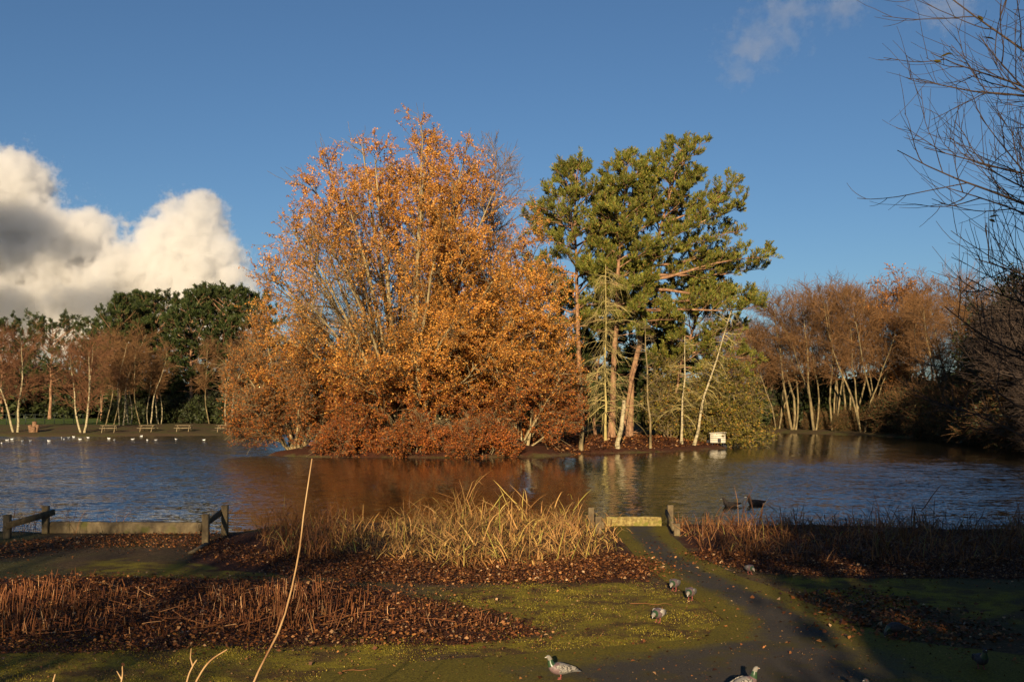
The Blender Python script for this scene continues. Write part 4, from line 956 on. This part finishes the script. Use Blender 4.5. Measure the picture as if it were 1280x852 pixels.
def edging(name, label, pa, pb, h, w, m, seed, z0=-.12):
    """a rough half-round baulk of timber"""
    a = np.array([*ground(*pa), 0]); b = np.array([*ground(*pb), 0]); c = (a + b) / 2; rng = np.random.RandomState(seed)
    K, s = 16, 12; t = np.linspace(0, 1, K); an = np.arange(s) / s * 2 * np.pi; ax = unit(b - a); u = np.array([-ax[1], ax[0], 0])
    V = []
    for k in range(K):
        ctr = a + (b - a) * t[k] - c + np.array([0, 0, z0 + h / 2]); q = 1 + rng.normal(0, .02)
        for j in range(s):
            ca, sa = math.cos(an[j]), math.sin(an[j]); e = 3.2     # rounded square section
            r = (abs(ca) ** e + abs(sa) ** e) ** (-1 / e) * (q + rng.normal(0, .012))
            V.append(ctr + u * ca * r * w / 2 + np.array([0, 0, sa * r * h / 2]))
    Fc = [(k * s + j, k * s + (j + 1) % s, (k + 1) * s + (j + 1) % s, (k + 1) * s + j) for k in range(K - 1) for j in range(s)]
    Fc += [tuple(range(s - 1, -1, -1)), tuple((K - 1) * s + j for j in range(s))]
    return tag(link(name, poly_mesh(name, V, Fc, [m], smooth=False), None, c), label, 'timber')
edging('timber_edging', 'long weathered timber edging of the earthen platform at the water', (64, 665), (252, 666), .36, .22, M['timber'], 141)
edging('timber_edging', 'sunlit mossy log edging at the end of the asphalt path', (757, 657), (826, 657), .34, .24, M['mossy_log'], 142)
rail_pair('short sunlit timber rail posts among the straw-coloured reeds', (748, 667, 22), (739, 660, 26), (.5, .5))
rail_pair('dark slanted rail on posts between mossy log and shaded reeds', (846, 668, 14), (838, 656, 25), (.7, .6))
# broken board lying by the posts
mb = MB(); x, y = ground(238, 693); x2, y2 = ground(259, 683); mb.beam((0, 0, .03), (x2 - x, y2 - y, .07), .09, .03)
tag(link('fallen_board', mb.mesh('fallen_board', [M['timber']]), None, (x, y, 0)), 'broken pale board lying on the ground by the low posts', 'board')

# twigs lying on the moss
for i, (a, b, lab) in enumerate([((788, 755), (840, 757), 'pale twig lying on the moss beside the pigeons'), ((428, 840), (470, 838), 'short pale twig lying near the bottom stalks'), ((905, 712), (975, 720), 'dark twig lying along the edge of the shaded reeds')]):
    A = np.array([*ground(*a), .015]); B = np.array([*ground(*b), .02]); r = np.random.RandomState(150 + i); pts = A + (B - A) * np.linspace(0, 1, 7)[:, None]; pts[1:-1] += r.normal(0, .015, (5, 3)) * [1, 1, .3]
    mb = MB(); mb.tube(pts - A, np.linspace(.006, .003, 7), 6); mb.tube(np.array([pts[2], pts[2] + (B - A) * .1 + [0, .06, .03]]) - A, [.005, .002], 5)
    tag(link('twig', mb.mesh('twig', [M['reed_brown'] if i < 2 else M['dark_twig']]), None, A), lab, 'twig', 'fallen twigs')

# tall dry stalks close to the viewer
def stalk(label, pts, Y, r0, r1, fork=None, name='dry_stalk'):
    P = np.array([list(at(px, py, Y)) for px, py in pts]); foot = np.array([P[0, 0] - .12, Y - .1, 0.0])
    P = np.concatenate([[foot - [0, 0, .1]], P]); K = 18; t = np.linspace(0, len(P) - 1, K); ii = np.clip(t.astype(int), 0, len(P) - 2)
    # smooth through the points (Catmull-Rom)
    Q4 = np.concatenate([[2 * P[0] - P[1]], P, [2 * P[-1] - P[-2]]]); f = (t - ii)[:, None]; p0, p1, p2, p3 = Q4[ii], Q4[ii + 1], Q4[ii + 2], Q4[ii + 3]
    S = .5 * (2 * p1 + (p2 - p0) * f + (2 * p0 - 5 * p1 + 4 * p2 - p3) * f ** 2 + (3 * p1 - p0 - 3 * p2 + p3) * f ** 3)
    rad = np.linspace(r0, r1, K); rad[::4] *= 1.18
    t_ = thing(name, label, 'stalk', foot, 0, 'dry stalks close to the viewer')
    mb = MB(); mb.tube(S - foot, rad, 8); link('stem', mb.mesh('stem', [M['stalk']], True), t_)
    for fk in (fork or []):
        G = np.array([list(at(px, py, Y)) for px, py in fk]); mb = MB(); mb.tube(G - foot, np.linspace(r1 * 1.6, r1 * .7, len(G)), 6); link('side_shoot', mb.mesh('side_shoot', [M['stalk']], True), t_)
    return t_
stalk('tall pale stalk curving up against the water', [(262, 1000), (318, 850), (352, 780), (372, 700), (380, 640), (390, 573)], 5.2, .0065, .0028)
stalk('short pale stalk bent over beside the tall curved stalk', [(225, 900), (246, 850), (262, 826), (284, 811)], 5.4, .007, .0032)
stalk('forked reddish stalk tip beside the bent pale stalk', [(226, 900), (234, 850), (241, 832), (246, 824)], 5.3, .006, .003, [[(241, 832), (238, 822), (239, 810)]])
stalk('stubby stalk tip alone at the foot of the leaf bed', [(140, 900), (152, 850), (153, 832)], 5.6, .006, .003, [[(152, 848), (146, 838)]])
stalk('lone stub of stalk over the moss', [(60, 900), (66, 855), (69, 842)], 5.6, .006, .003)

# ------------------------------------------------------------------ birds
def loft(rings, sides=12, cap=True):
    """rings: (x, z, half width, half height, tilt) -> verts, faces (body along x)"""
    V = []; n = len(rings)
    for i, r in enumerate(rings):
        x, z, w, h = r[:4]
        a = rings[max(i - 1, 0)]; b = rings[min(i + 1, n - 1)]
        tx, tz = b[0] - a[0], b[1] - a[1]; l = math.hypot(tx, tz); tx, tz = tx / l, tz / l
        for j in range(sides):
            c, s = math.cos(j / sides * 2 * math.pi), math.sin(j / sides * 2 * math.pi)
            V.append((x - tz * s * h, c * w, z + tx * s * h))
    Fc = [(i * sides + j, (i + 1) * sides + j, (i + 1) * sides + (j + 1) % sides, i * sides + (j + 1) % sides) for i in range(n - 1) for j in range(sides)]
    Fc += [tuple(range(sides)), tuple((n - 1) * sides + j for j in range(sides - 1, -1, -1))]
    return V, Fc

def smooth_rings(r, k=3):
    r = np.array(r); t = np.linspace(0, len(r) - 1, (len(r) - 1) * k + 1); i = np.clip(t.astype(int), 0, len(r) - 2); f = (t - i)[:, None]
    Q = np.concatenate([[2 * r[0] - r[1]], r, [2 * r[-1] - r[-2]]]); a, b, c, d = Q[i], Q[i + 1], Q[i + 2], Q[i + 3]
    o = .5 * (2 * b + (c - a) * f + (2 * a - 5 * b + 4 * c - d) * f ** 2 + (3 * b - a - 3 * c + d) * f ** 3)
    o[:, 2:] = np.maximum(o[:, 2:], .002)
    return [tuple(x) for x in o]

TAIL = [(-.205, .105, .030, .004), (-.15, .112, .034, .010), (-.105, .122, .042, .028), (-.06, .132, .055, .048), (-.01, .138, .063, .059), (.04, .142, .060, .060)]
NECKS = {'up': [(.078, .158, .049, .050), (.100, .190, .034, .036), (.108, .220, .026, .027), (.114, .242, .0215, .022), (.124, .258, .0215, .0215), (.138, .262, .0175, .0175), (.149, .259, .008, .0085)],
         'low': [(.082, .148, .050, .050), (.110, .148, .037, .039), (.128, .148, .028, .029), (.142, .146, .0235, .024), (.155, .141, .0225, .022), (.167, .132, .017, .017), (.174, .124, .008, .0085)],
         'peck': [(.082, .140, .049, .049), (.110, .128, .036, .037), (.130, .108, .027, .028), (.142, .086, .0225, .023), (.148, .068, .0215, .021), (.152, .054, .0165, .0165), (.153, .045, .008, .0085)]}
def pigeon(label, px, py, face, pose='low', body='p_grey', wing='p_check', s=1.0, dark=False):
    x, y = ground(px, py); t = thing('pigeon', label, 'pigeon', (x, y, gz(x, y) + .006 - .034 * s), face, 'pigeons foraging on the path and moss'); t.scale = (s, s, s)
    k = 3; R = smooth_rings(TAIL + NECKS[pose], k); V, Fc = loft(R, 14)
    nseg = len(R) - 1; tb = (len(TAIL) - 1) * k; mi = []
    for i in range(nseg):
        seg = 0 if i < tb - 1 else (1 if i < tb + 2 * k - 1 else (2 if i < tb + 4 * k - 1 else 3))
        mi += [seg] * 14
    mi += [0, 3]
    names = [body, 'p_purple', 'p_green', 'p_head'] if not dark else ['p_dark', 'p_dark', 'p_green', 'p_dark']
    link('body', poly_mesh('body', V, Fc, [M[a] for a in names], True, mi), t)
    head = np.array(R[-k * 2 - 1][:2]); tip = np.array(R[-1][:2]); d = unit(tip - head)
    B = np.array([[tip[0], 0, tip[1]], [tip[0] + d[0] * .012, 0, tip[1] + d[1] * .012], [tip[0] + d[0] * .022, 0, tip[1] + d[1] * .022 - .003]])
    mb = MB(); mb.tube(B - np.array([d[0], 0, d[1]]) * .004, [.0062, .0048, .0008], 7); link('beak', mb.mesh('beak', [M['beak']], True), t)
    e0 = np.array(R[-k - 1][:2])
    for sgn in (-1, 1):
        V, Fc = loft([(-.0035, 0, .0008, .0008), (-.002, 0, .003, .003), (0, 0, .004, .004), (.002, 0, .003, .003), (.0035, 0, .0008, .0008)], 8)
        link('eye', poly_mesh('eye', V, Fc, [M['eye']], True), t, (e0[0], sgn * .0185, e0[1] + .004))
        # folded wing: a curved shield over the flank, its tip crossing above the tail
        W = [(-.175, .128, .004, .006), (-.13, .134, .007, .016), (-.08, .140, .010, .030), (-.03, .146, .012, .040), (.02, .150, .012, .042), (.055, .150, .010, .030), (.068, .148, .004, .010)]
        V, Fc = loft(smooth_rings(W, 2), 10)
        yy = lambda xx: np.interp(xx, [-.175, -.12, -.05, .02, .07], [.022, .036, .052, .055, .045])
        V = [(a, sgn * (yy(a) + abs(b) * .6) if b * sgn > 0 else sgn * yy(a), c) for a, b, c in V]
        wg = link('wing', poly_mesh('wing', V, Fc, [M['p_dark' if dark else wing]], True), t)
        for bx in (-.045, -.085):      # dark wing bars
            ys = yy(bx) + .0095
            bar = MB(); bar.beam((bx - .012, sgn * (ys - .001), .115), (bx + .004, sgn * (ys + .0005), .168), .004, .012); link('wing_bar', bar.mesh('wing_bar', [M['p_dark']]), wg)
        lx = .012 if sgn > 0 else -.008
        mb = MB(); mb.tube([(lx, sgn * .024, .10), (lx - .006, sgn * .024, .068), (lx + .004, sgn * .024, .044)], [.011, .0055, .0042], 7)
        for a in (-.5, 0, .5, math.pi):
            ll = .034 if a != math.pi else .018
            mb.tube([(lx + .004, sgn * .024, .043), (lx + .004 + ll * .6 * math.cos(a), sgn * .024 + ll * .6 * math.sin(a), .040), (lx + .004 + ll * math.cos(a), sgn * .024 + ll * math.sin(a), .035)], [.004, .0034, .0012], 5)
        link('leg', mb.mesh('leg', [M['p_leg']], True), t)
    return t
pi = math.pi
pigeon('upright chequered grey pigeon striding with its own long shadow', 701, 851, pi + .25, 'up', 'p_grey', 'p_check', 1.0)
pigeon('palest pigeon, hunched on the moss beside the pale twig', 823, 777, pi + 1.05, 'low', 'p_pale', 'p_pale', 1.1)
pigeon('plump grey pigeon on the moss edge with the pale-beaked head turned in', 843, 739, pi + 1.15, 'low', 'p_grey', 'p_grey', 1.12)
pigeon('grey pigeon with green neck at the asphalt edge', 863, 750, pi + 1.2, 'low', 'p_grey', 'p_check', 1.12)
pigeon('blue-grey pigeon pecking by the dark twig at the shaded reeds', 937, 717, -pi / 2 + .2, 'low', 'p_grey', 'p_grey', .95)
pigeon('upright pigeon with bright green neck and pinkish breast on asphalt', 930, 868, .35, 'up', 'p_grey', 'p_check', 1.05)
pigeon('dark pigeon pecking among blown leaves in the shade', 1120, 795, pi + .3, 'peck', dark=True)
pigeon('dark pigeon standing in deep shade with a pale beak', 1226, 837, -pi / 2 - .1, 'up', dark=True)
pigeon('dark-headed pigeon on the shaded asphalt, mostly out of view', 1096, 880, pi + .4, 'up', dark=True)

def duck(label, px, py, face, s=1.0):
    x, y = ground(px, py, WATER); t = thing('duck', label, 'duck', (x, y, WATER - .03), face, 'ducks swimming behind the shaded reeds'); t.scale = (s,) * 3
    R = smooth_rings([(-.27, .13, .02, .008), (-.21, .11, .06, .03), (-.13, .08, .10, .07), (-.02, .07, .12, .09), (.09, .08, .10, .09), (.15, .13, .055, .06), (.17, .19, .036, .04), (.19, .235, .036, .038), (.225, .24, .03, .028), (.245, .235, .014, .012)], 3)
    V, Fc = loft(R, 14); link('body', poly_mesh('body', V, Fc, [M['duck_dark']], True), t)
    mb = MB(); mb.beam((.24, 0, .232), (.295, 0, .222), .03, .012); link('bill', mb.mesh('bill', [M['beak']]), t)
    for sg in (-1, 1):
        V, Fc = loft(smooth_rings([(-.2, .09, .006, .010), (-.12, .10, .014, .035), (-.02, .10, .016, .048), (.07, .10, .010, .03), (.09, .10, .003, .008)], 2), 10)
        V = [(a, b + sg * float(np.interp(a, [-.2, -.12, -.02, .09], [.06, .095, .112, .092])), c) for a, b, c in V]; link('wing', poly_mesh('wing', V, Fc, [M['duck_dark']], True), t)
    V, Fc = loft(smooth_rings([(-.235, .085, .03, .012), (-.19, .075, .068, .034), (-.14, .07, .096, .052), (-.12, .07, .09, .045)], 2), 12); link('rump', poly_mesh('rump', V, Fc, [M['gull_white']], True), t)
    return t
duck('dark duck swimming before the second duck, black head up', 914, 633, pi, 1.15)
duck('dark duck with white rump swimming behind the tall reed tuft', 945, 631, pi + .1, 1.25)

def gull_mesh():
    R = smooth_rings([(-.20, .10, .015, .008), (-.13, .09, .04, .03), (-.04, .07, .065, .06), (.06, .075, .055, .055), (.11, .11, .032, .035), (.13, .15, .026, .028), (.155, .158, .02, .02), (.175, .155, .006, .006)], 2)
    V, Fc = loft(R, 10); return poly_mesh('body', V, Fc, [M['gull_white']], True)
gm = gull_mesh()
mb = MB(); mb.beam((-.22, 0, .128), (.04, 0, .135), .09, .02, 0, .005); gw = mb.mesh('folded_wings', [M['gull_grey']])
mb = MB(); mb.tube([(.172, 0, .155), (.205, 0, .148)], [.006, .002], 5); gb = mb.mesh('beak', [M['eye']])
gl = [(2, 554), (9, 550), (15, 549), (28, 551), (38, 551), (61, 551), (77, 547), (80, 549), (86, 547), (92, 546), (100, 549), (110, 547), (136, 548), (143, 550), (166, 549), (177, 545), (184, 550), (190, 544), (195, 550), (220, 549), (232, 543), (247, 544), (159, 543), (255, 550)]
for i, (px, py) in enumerate(gl):
    r = random.Random(i); x, y = ground(px, py, WATER)
    t = thing('gull', 'white gull floating on the water off the far shore', 'gull', (x, y, WATER - .05), r.uniform(0, 6.28), 'gulls floating off the far shore'); t.scale = (.9, .9, .9)
    link('body', gm, t); link('wing', gw, t); link('beak', gb, t)

# ------------------------------------------------------------------ furniture and small structures on the far side
def picnic_table(label, px, Y, rz):
    b = px_base(px, Y); t = thing('picnic_table', label, 'picnic table', b, rz, 'picnic tables on the far shore')
    for k in range(5): mb = MB(); mb.box((0, -.30 + k * .15, .74), (1.8, .135, .04)); link('plank', mb.mesh('plank', [M['bench_wood']]), t)
    for sg in (-1, 1):
        for k in (0, 1): mb = MB(); mb.box((0, sg * (.62 + k * .14), .44), (1.8, .125, .04)); link('seat_plank', mb.mesh('seat_plank', [M['bench_wood']]), t)
        for e in (-.65, .65): mb = MB(); mb.beam((e, sg * .68, -.05), (e, sg * .22, .72), .05, .1); link('leg', mb.mesh('leg', [M['bench_wood']]), t)
    for e in (-.65, .65):
        mb = MB(); mb.box((e + .06, 0, .395), (.05, 1.5, .09)); link('crossbar', mb.mesh('crossbar', [M['bench_wood']]), t)
        mb = MB(); mb.box((e + .06, 0, .69), (.05, .74, .07)); link('top_batten', mb.mesh('top_batten', [M['bench_wood']]), t)
picnic_table('pale picnic table next to the forked pale alder', 137, 110.5, .1)
picnic_table('pale picnic table before the slim bare grove', 185, 112, -.1)
picnic_table('pale picnic table before the big pine trunks', 230, 113, .05)
picnic_table('pale picnic table half behind the coppery island tree', 281, 114, .0)

def park_fence():
    xs = [px_base(px, 121) for px in range(-40, 110, 12)]; t = thing('metal_fence', 'dark metal rail fence edging the green field on the far shore', 'fence', xs[0])
    for b in xs: mb = MB(); mb.box((0, 0, .55), (.07, .07, 1.5)); link('post', mb.mesh('post', [M['rail_metal']]), t, Vector(b) - Vector(xs[0]))
    for k in (.35, .75, 1.2):
        a, b = np.array(xs[0]), np.array(xs[-1]); mb = MB(); mb.beam((0, 0, k), b - a + [0, 0, k], .03, .04); link('rail', mb.mesh('rail', [M['rail_metal']]), t)
park_fence()
def stump():
    b = px_base(42, 110.2); t = thing('tree_stump', 'cut coppice stump of short lit stems beside the three-stemmed alder', 'stump', b); r = random.Random(4)
    for dx, dy, h, w in [(-.35, 0, .75, .22), (.05, .1, 1.15, .25), (.40, -.05, .8, .2), (.15, -.35, .55, .22), (-.15, -.3, .45, .2)]:
        mb = MB(); mb.tube([(dx * .6, dy * .6, -.1), (dx, dy, h * .6), (dx * 1.2, dy * 1.1, h), (dx * 1.2, dy * 1.1, h + .01)], [w * 1.2, w, w * .95, .01], 9); link('stem', mb.mesh('stem', [M['stump']], False), t)
stump()

def duck_house():
    b = px_base(897, 75.2); b = (b[0], b[1], max(b[2], -.1)); t = thing('duck_house', 'small white boarded box on the island tip under the olive bush', 'duck house', b, -.15)
    for k in range(4): mb = MB(); mb.box((0, -.45, .22 + k * .17), (1.1, .03, .155)); link('board', mb.mesh('board', [M['white_paint']]), t)
    for sx in (-1, 1): mb = MB(); mb.box((sx * .54, 0, .48), (.03, .86, .68)); link('side_panel', mb.mesh('side_panel', [M['white_paint']]), t)
    mb = MB(); mb.box((0, .44, .48), (1.1, .03, .68)); link('back_panel', mb.mesh('back_panel', [M['white_paint']]), t)
    mb = MB(); mb.beam((-.62, -.02, .86), (.62, -.02, .92), 1.1, .05); link('lid', mb.mesh('lid', [M['white_paint']]), t)
    mb = MB(); mb.box((.1, -.47, .32), (.24, .02, .28)); link('entrance', mb.mesh('entrance', [M['dark_paint']]), t)
    for sx in (-.4, .4):
        for sy in (-.35, .35): mb = MB(); mb.box((sx, sy, 0), (.08, .08, .3)); link('leg', mb.mesh('leg', [M['dark_paint']]), t)
duck_house()
t = thing('timber_piling', 'dark tarred piling boards ending the island bank', 'piling', (*ground(907, 560, WATER), WATER))
for k in range(6): mb = MB(); mb.box((-.25 * k, .10 * k * .6, .12), (.22, .10, .95)); link('board', mb.mesh('board', [M['dark_paint']]), t)

def boathouse():
    Y = 150; b = px_base(915, Y); t = thing('white_house', 'white house glimpsed between the olive bush and the russet alders', 'house', b)
    W, D, H = 8.5, 6, 3.0
    mb = MB(); mb.box((0, 0, H / 2 - .2), (W, D, H + .4)); w = link('wall', mb.mesh('wall', [M['white_paint']]), t)
    V = [(-W/2 - .3, -D/2 - .3, H), (W/2 + .3, -D/2 - .3, H), (W/2 + .3, D/2 + .3, H), (-W/2 - .3, D/2 + .3, H), (-W/2 - .3, 0, H + 1.6), (W/2 + .3, 0, H + 1.6)]
    link('roof', poly_mesh('roof', V, [(0, 1, 5, 4), (2, 3, 4, 5), (0, 4, 3), (1, 2, 5), (3, 2, 1, 0)], [M['slate']]), t)
    for x in (-2.6, 0.2, 2.8):
        mb = MB(); mb.box((x, -D/2 - .02, 1.6), (1.2, .08, 1.1)); fr = link('window', mb.mesh('window', [M['white_paint']]), t)
        mb = MB(); mb.box((x, -D/2 - .07, 1.6), (1.0, .03, .9)); link('pane', mb.mesh('pane', [M['dark_paint']]), fr)
boathouse()

# ------------------------------------------------------------------ clouds
def cloud(name, label, blobs, lo, hi, res, dens, nscale, namp, seed, aniso=.2, fine=.6):
    ng = bpy.data.node_groups.new(name, 'GeometryNodeTree')
    ng.interface.new_socket('Geometry', in_out='OUTPUT', socket_type='NodeSocketGeometry')
    N = ng.nodes; Lk = ng.links.new
    out = N.new('NodeGroupOutput'); pos = N.new('GeometryNodeInputPosition').outputs[0]
    def m(op, a, b=None, c=None):
        n = N.new('ShaderNodeMath'); n.operation = op
        for i, v in enumerate((a, b, c)):
            if v is None: continue
            if hasattr(v, 'is_linked'): Lk(v, n.inputs[i])
            else: n.inputs[i].default_value = v
        return n.outputs[0]
    cur = None
    for c, r in blobs:
        s = N.new('ShaderNodeVectorMath'); s.operation = 'SUBTRACT'; Lk(pos, s.inputs[0]); s.inputs[1].default_value = c
        d = N.new('ShaderNodeVectorMath'); d.operation = 'DIVIDE'; Lk(s.outputs[0], d.inputs[0]); d.inputs[1].default_value = r
        l = N.new('ShaderNodeVectorMath'); l.operation = 'LENGTH'; Lk(d.outputs[0], l.inputs[0])
        v = m('SUBTRACT', 1.0, l.outputs['Value'])
        cur = v if cur is None else m('SMOOTH_MAX', cur, v, .12)
    nz = N.new('ShaderNodeTexNoise'); Lk(pos, nz.inputs['Vector']); nz.noise_dimensions = '4D'; nz.inputs['W'].default_value = seed
    nz.inputs['Scale'].default_value = nscale; nz.inputs['Detail'].default_value = 7.0; nz.inputs['Roughness'].default_value = .58
    v = m('MULTIPLY_ADD', m('SUBTRACT', nz.outputs[0], .5), namp, cur)
    nz2 = N.new('ShaderNodeTexNoise'); Lk(pos, nz2.inputs['Vector']); nz2.inputs['Scale'].default_value = nscale * 4.0; nz2.inputs['Detail'].default_value = 5.0; nz2.inputs['Roughness'].default_value = .72
    v = m('MULTIPLY_ADD', m('SUBTRACT', nz2.outputs[0], .5), fine, v)
    v = m('MINIMUM', m('MAXIMUM', m('MULTIPLY', v, 4.0), 0.0), 1.0)
    vc = N.new('GeometryNodeVolumeCube'); Lk(v, vc.inputs['Density'])
    vc.inputs['Min'].default_value = lo; vc.inputs['Max'].default_value = hi
    for k, r in zip('XYZ', res): vc.inputs['Resolution ' + k].default_value = r
    sm = N.new('GeometryNodeSetMaterial'); Lk(vc.outputs[0], sm.inputs[0])
    mm, nt, mo = mat(name + '_vapour')
    pv = nd(nt, 'ShaderNodeVolumePrincipled'); pv.inputs['Density'].default_value = dens; pv.inputs['Anisotropy'].default_value = aniso; pv.inputs['Color'].default_value = (1, 1, 1, 1)
    nt.links.new(pv.outputs[0], mo.inputs['Volume'])
    sm.inputs['Material'].default_value = mm; Lk(sm.outputs[0], out.inputs[0])
    me = bpy.data.meshes.new(name); me.materials.append(mm); o = link(name, me)
    md = o.modifiers.new('vapour', 'NODES'); md.node_group = ng
    return tag(o, label, 'cloud', kind='stuff')
CY = 3000.0; u = CY / F
def cb(px, py, r, dy=0.0, rx=1.0):      # photo pixel -> blob centre and radius in metres
    p = at(px, py, CY + dy); return (tuple(p), (r * u * rx, r * u * .9, r * u))
big = [cb(20, 235, 52), cb(45, 280, 45, -20), cb(-20, 300, 80), cb(60, 330, 70, 30, 1.4), cb(110, 305, 40), cb(112, 285, 24), cb(160, 338, 48), cb(200, 305, 36), cb(240, 292, 46), cb(252, 262, 30), cb(275, 315, 30), cb(225, 360, 70, 40, 1.3),
       cb(90, 385, 80, 30, 1.8), cb(-40, 390, 90, 30, 1.5), cb(285, 345, 22), cb(275, 400, 60, 60)]
lo = at(-140, 470, CY); hi = at(330, 165, CY)
cloud('cumulus_cloud', 'big billowing cumulus cloud above the far pines', big, (lo.x, CY - 260, lo.z), (hi.x, CY + 300, hi.z), (290, 120, 190), .03, .0085, 1.9, 3.0, fine=1.7)
wis = [cb(945, 54, 24, 0, 1.6), cb(985, 45, 15, 0, 1.3), cb(922, 92, 16), cb(985, 12, 20, 0, 1.8), cb(1055, 8, 22), cb(1185, 6, 26, 0, 1.4), cb(105, 249, 16, 0, 1.4)]
lo = at(880, 130, CY); hi = at(1250, -30, CY)
cloud('wispy_cloud', 'thin torn wisps of cloud high beside the leafless tree', wis[:6], (lo.x, CY - 80, lo.z), (hi.x, CY + 80, hi.z), (190, 30, 90), .0026, .026, 5.5, 9.0, fine=2.0)
def upsun(px, py, back):      # the place 'back' metres up-sun of a point of the big cloud
    p = at(px, py, CY); return p - LDIR * (back / LDIR.y)
sb = []  # added cloud out of view, shaped to darken parts of the big one
for px, py, r, rx in [(40, 310, 50, 1.2), (-40, 300, 60, 1.3), (110, 325, 24, 1.6), (150, 395, 26, 3.4), (30, 400, 30, 2.2)]:
    p = upsun(px, py, 1100); sb.append((tuple(p), (r * u * rx, r * u, r * u)))
a_ = np.array([c for c, r in sb]); r_ = np.array([r for c, r in sb]); lo = (a_ - r_ * 1.3).min(0); hi = (a_ + r_ * 1.3).max(0)
cloud('cumulus_cloud', 'unseen cumulus cloud shaped to shade the big billowing cloud', sb, tuple(lo), tuple(hi), (100, 50, 80), .02, .0085, 1.3, 5.0)

# look-alikes in a row are told apart by counting along it
for old, new in [('dark tangled bare thicket on the shaded bank at the water', 'dark tangled thicket on the shaded bank, %s counted from the alders'),
                 ('dense dark pine on the far shore behind the picnic tables', 'dense dark pine behind the picnic tables, %s counted from the slim grove'),
                 ('dense dark pine on the far shore behind the slim bare grove', 'dense dark pine behind the slim bare grove, %s counted from the forked alder'),
                 ('dark evergreen shrub under the far pines', 'dark evergreen shrub under the far pines, %s counted from the slim grove'),
                 ('dark undergrowth behind the russet alders', 'dark undergrowth bush behind the russet alders, %s counted from the island'),
                 ('dark undergrowth behind the far pine trunks', 'dark undergrowth bush behind the far pine trunks, %s counted from the grove'),
                 ('tall dark bare shrub where the shaded bank bends in', 'tall dark bare shrub where the shaded bank bends in, %s from the alders')]:
    row = sorted([o for o in COL.objects if o.parent is None and o.get('label') == old], key=lambda o: o.location.x / o.location.y)
    for k, o in enumerate(row): o['label'] = new % NTH[k]
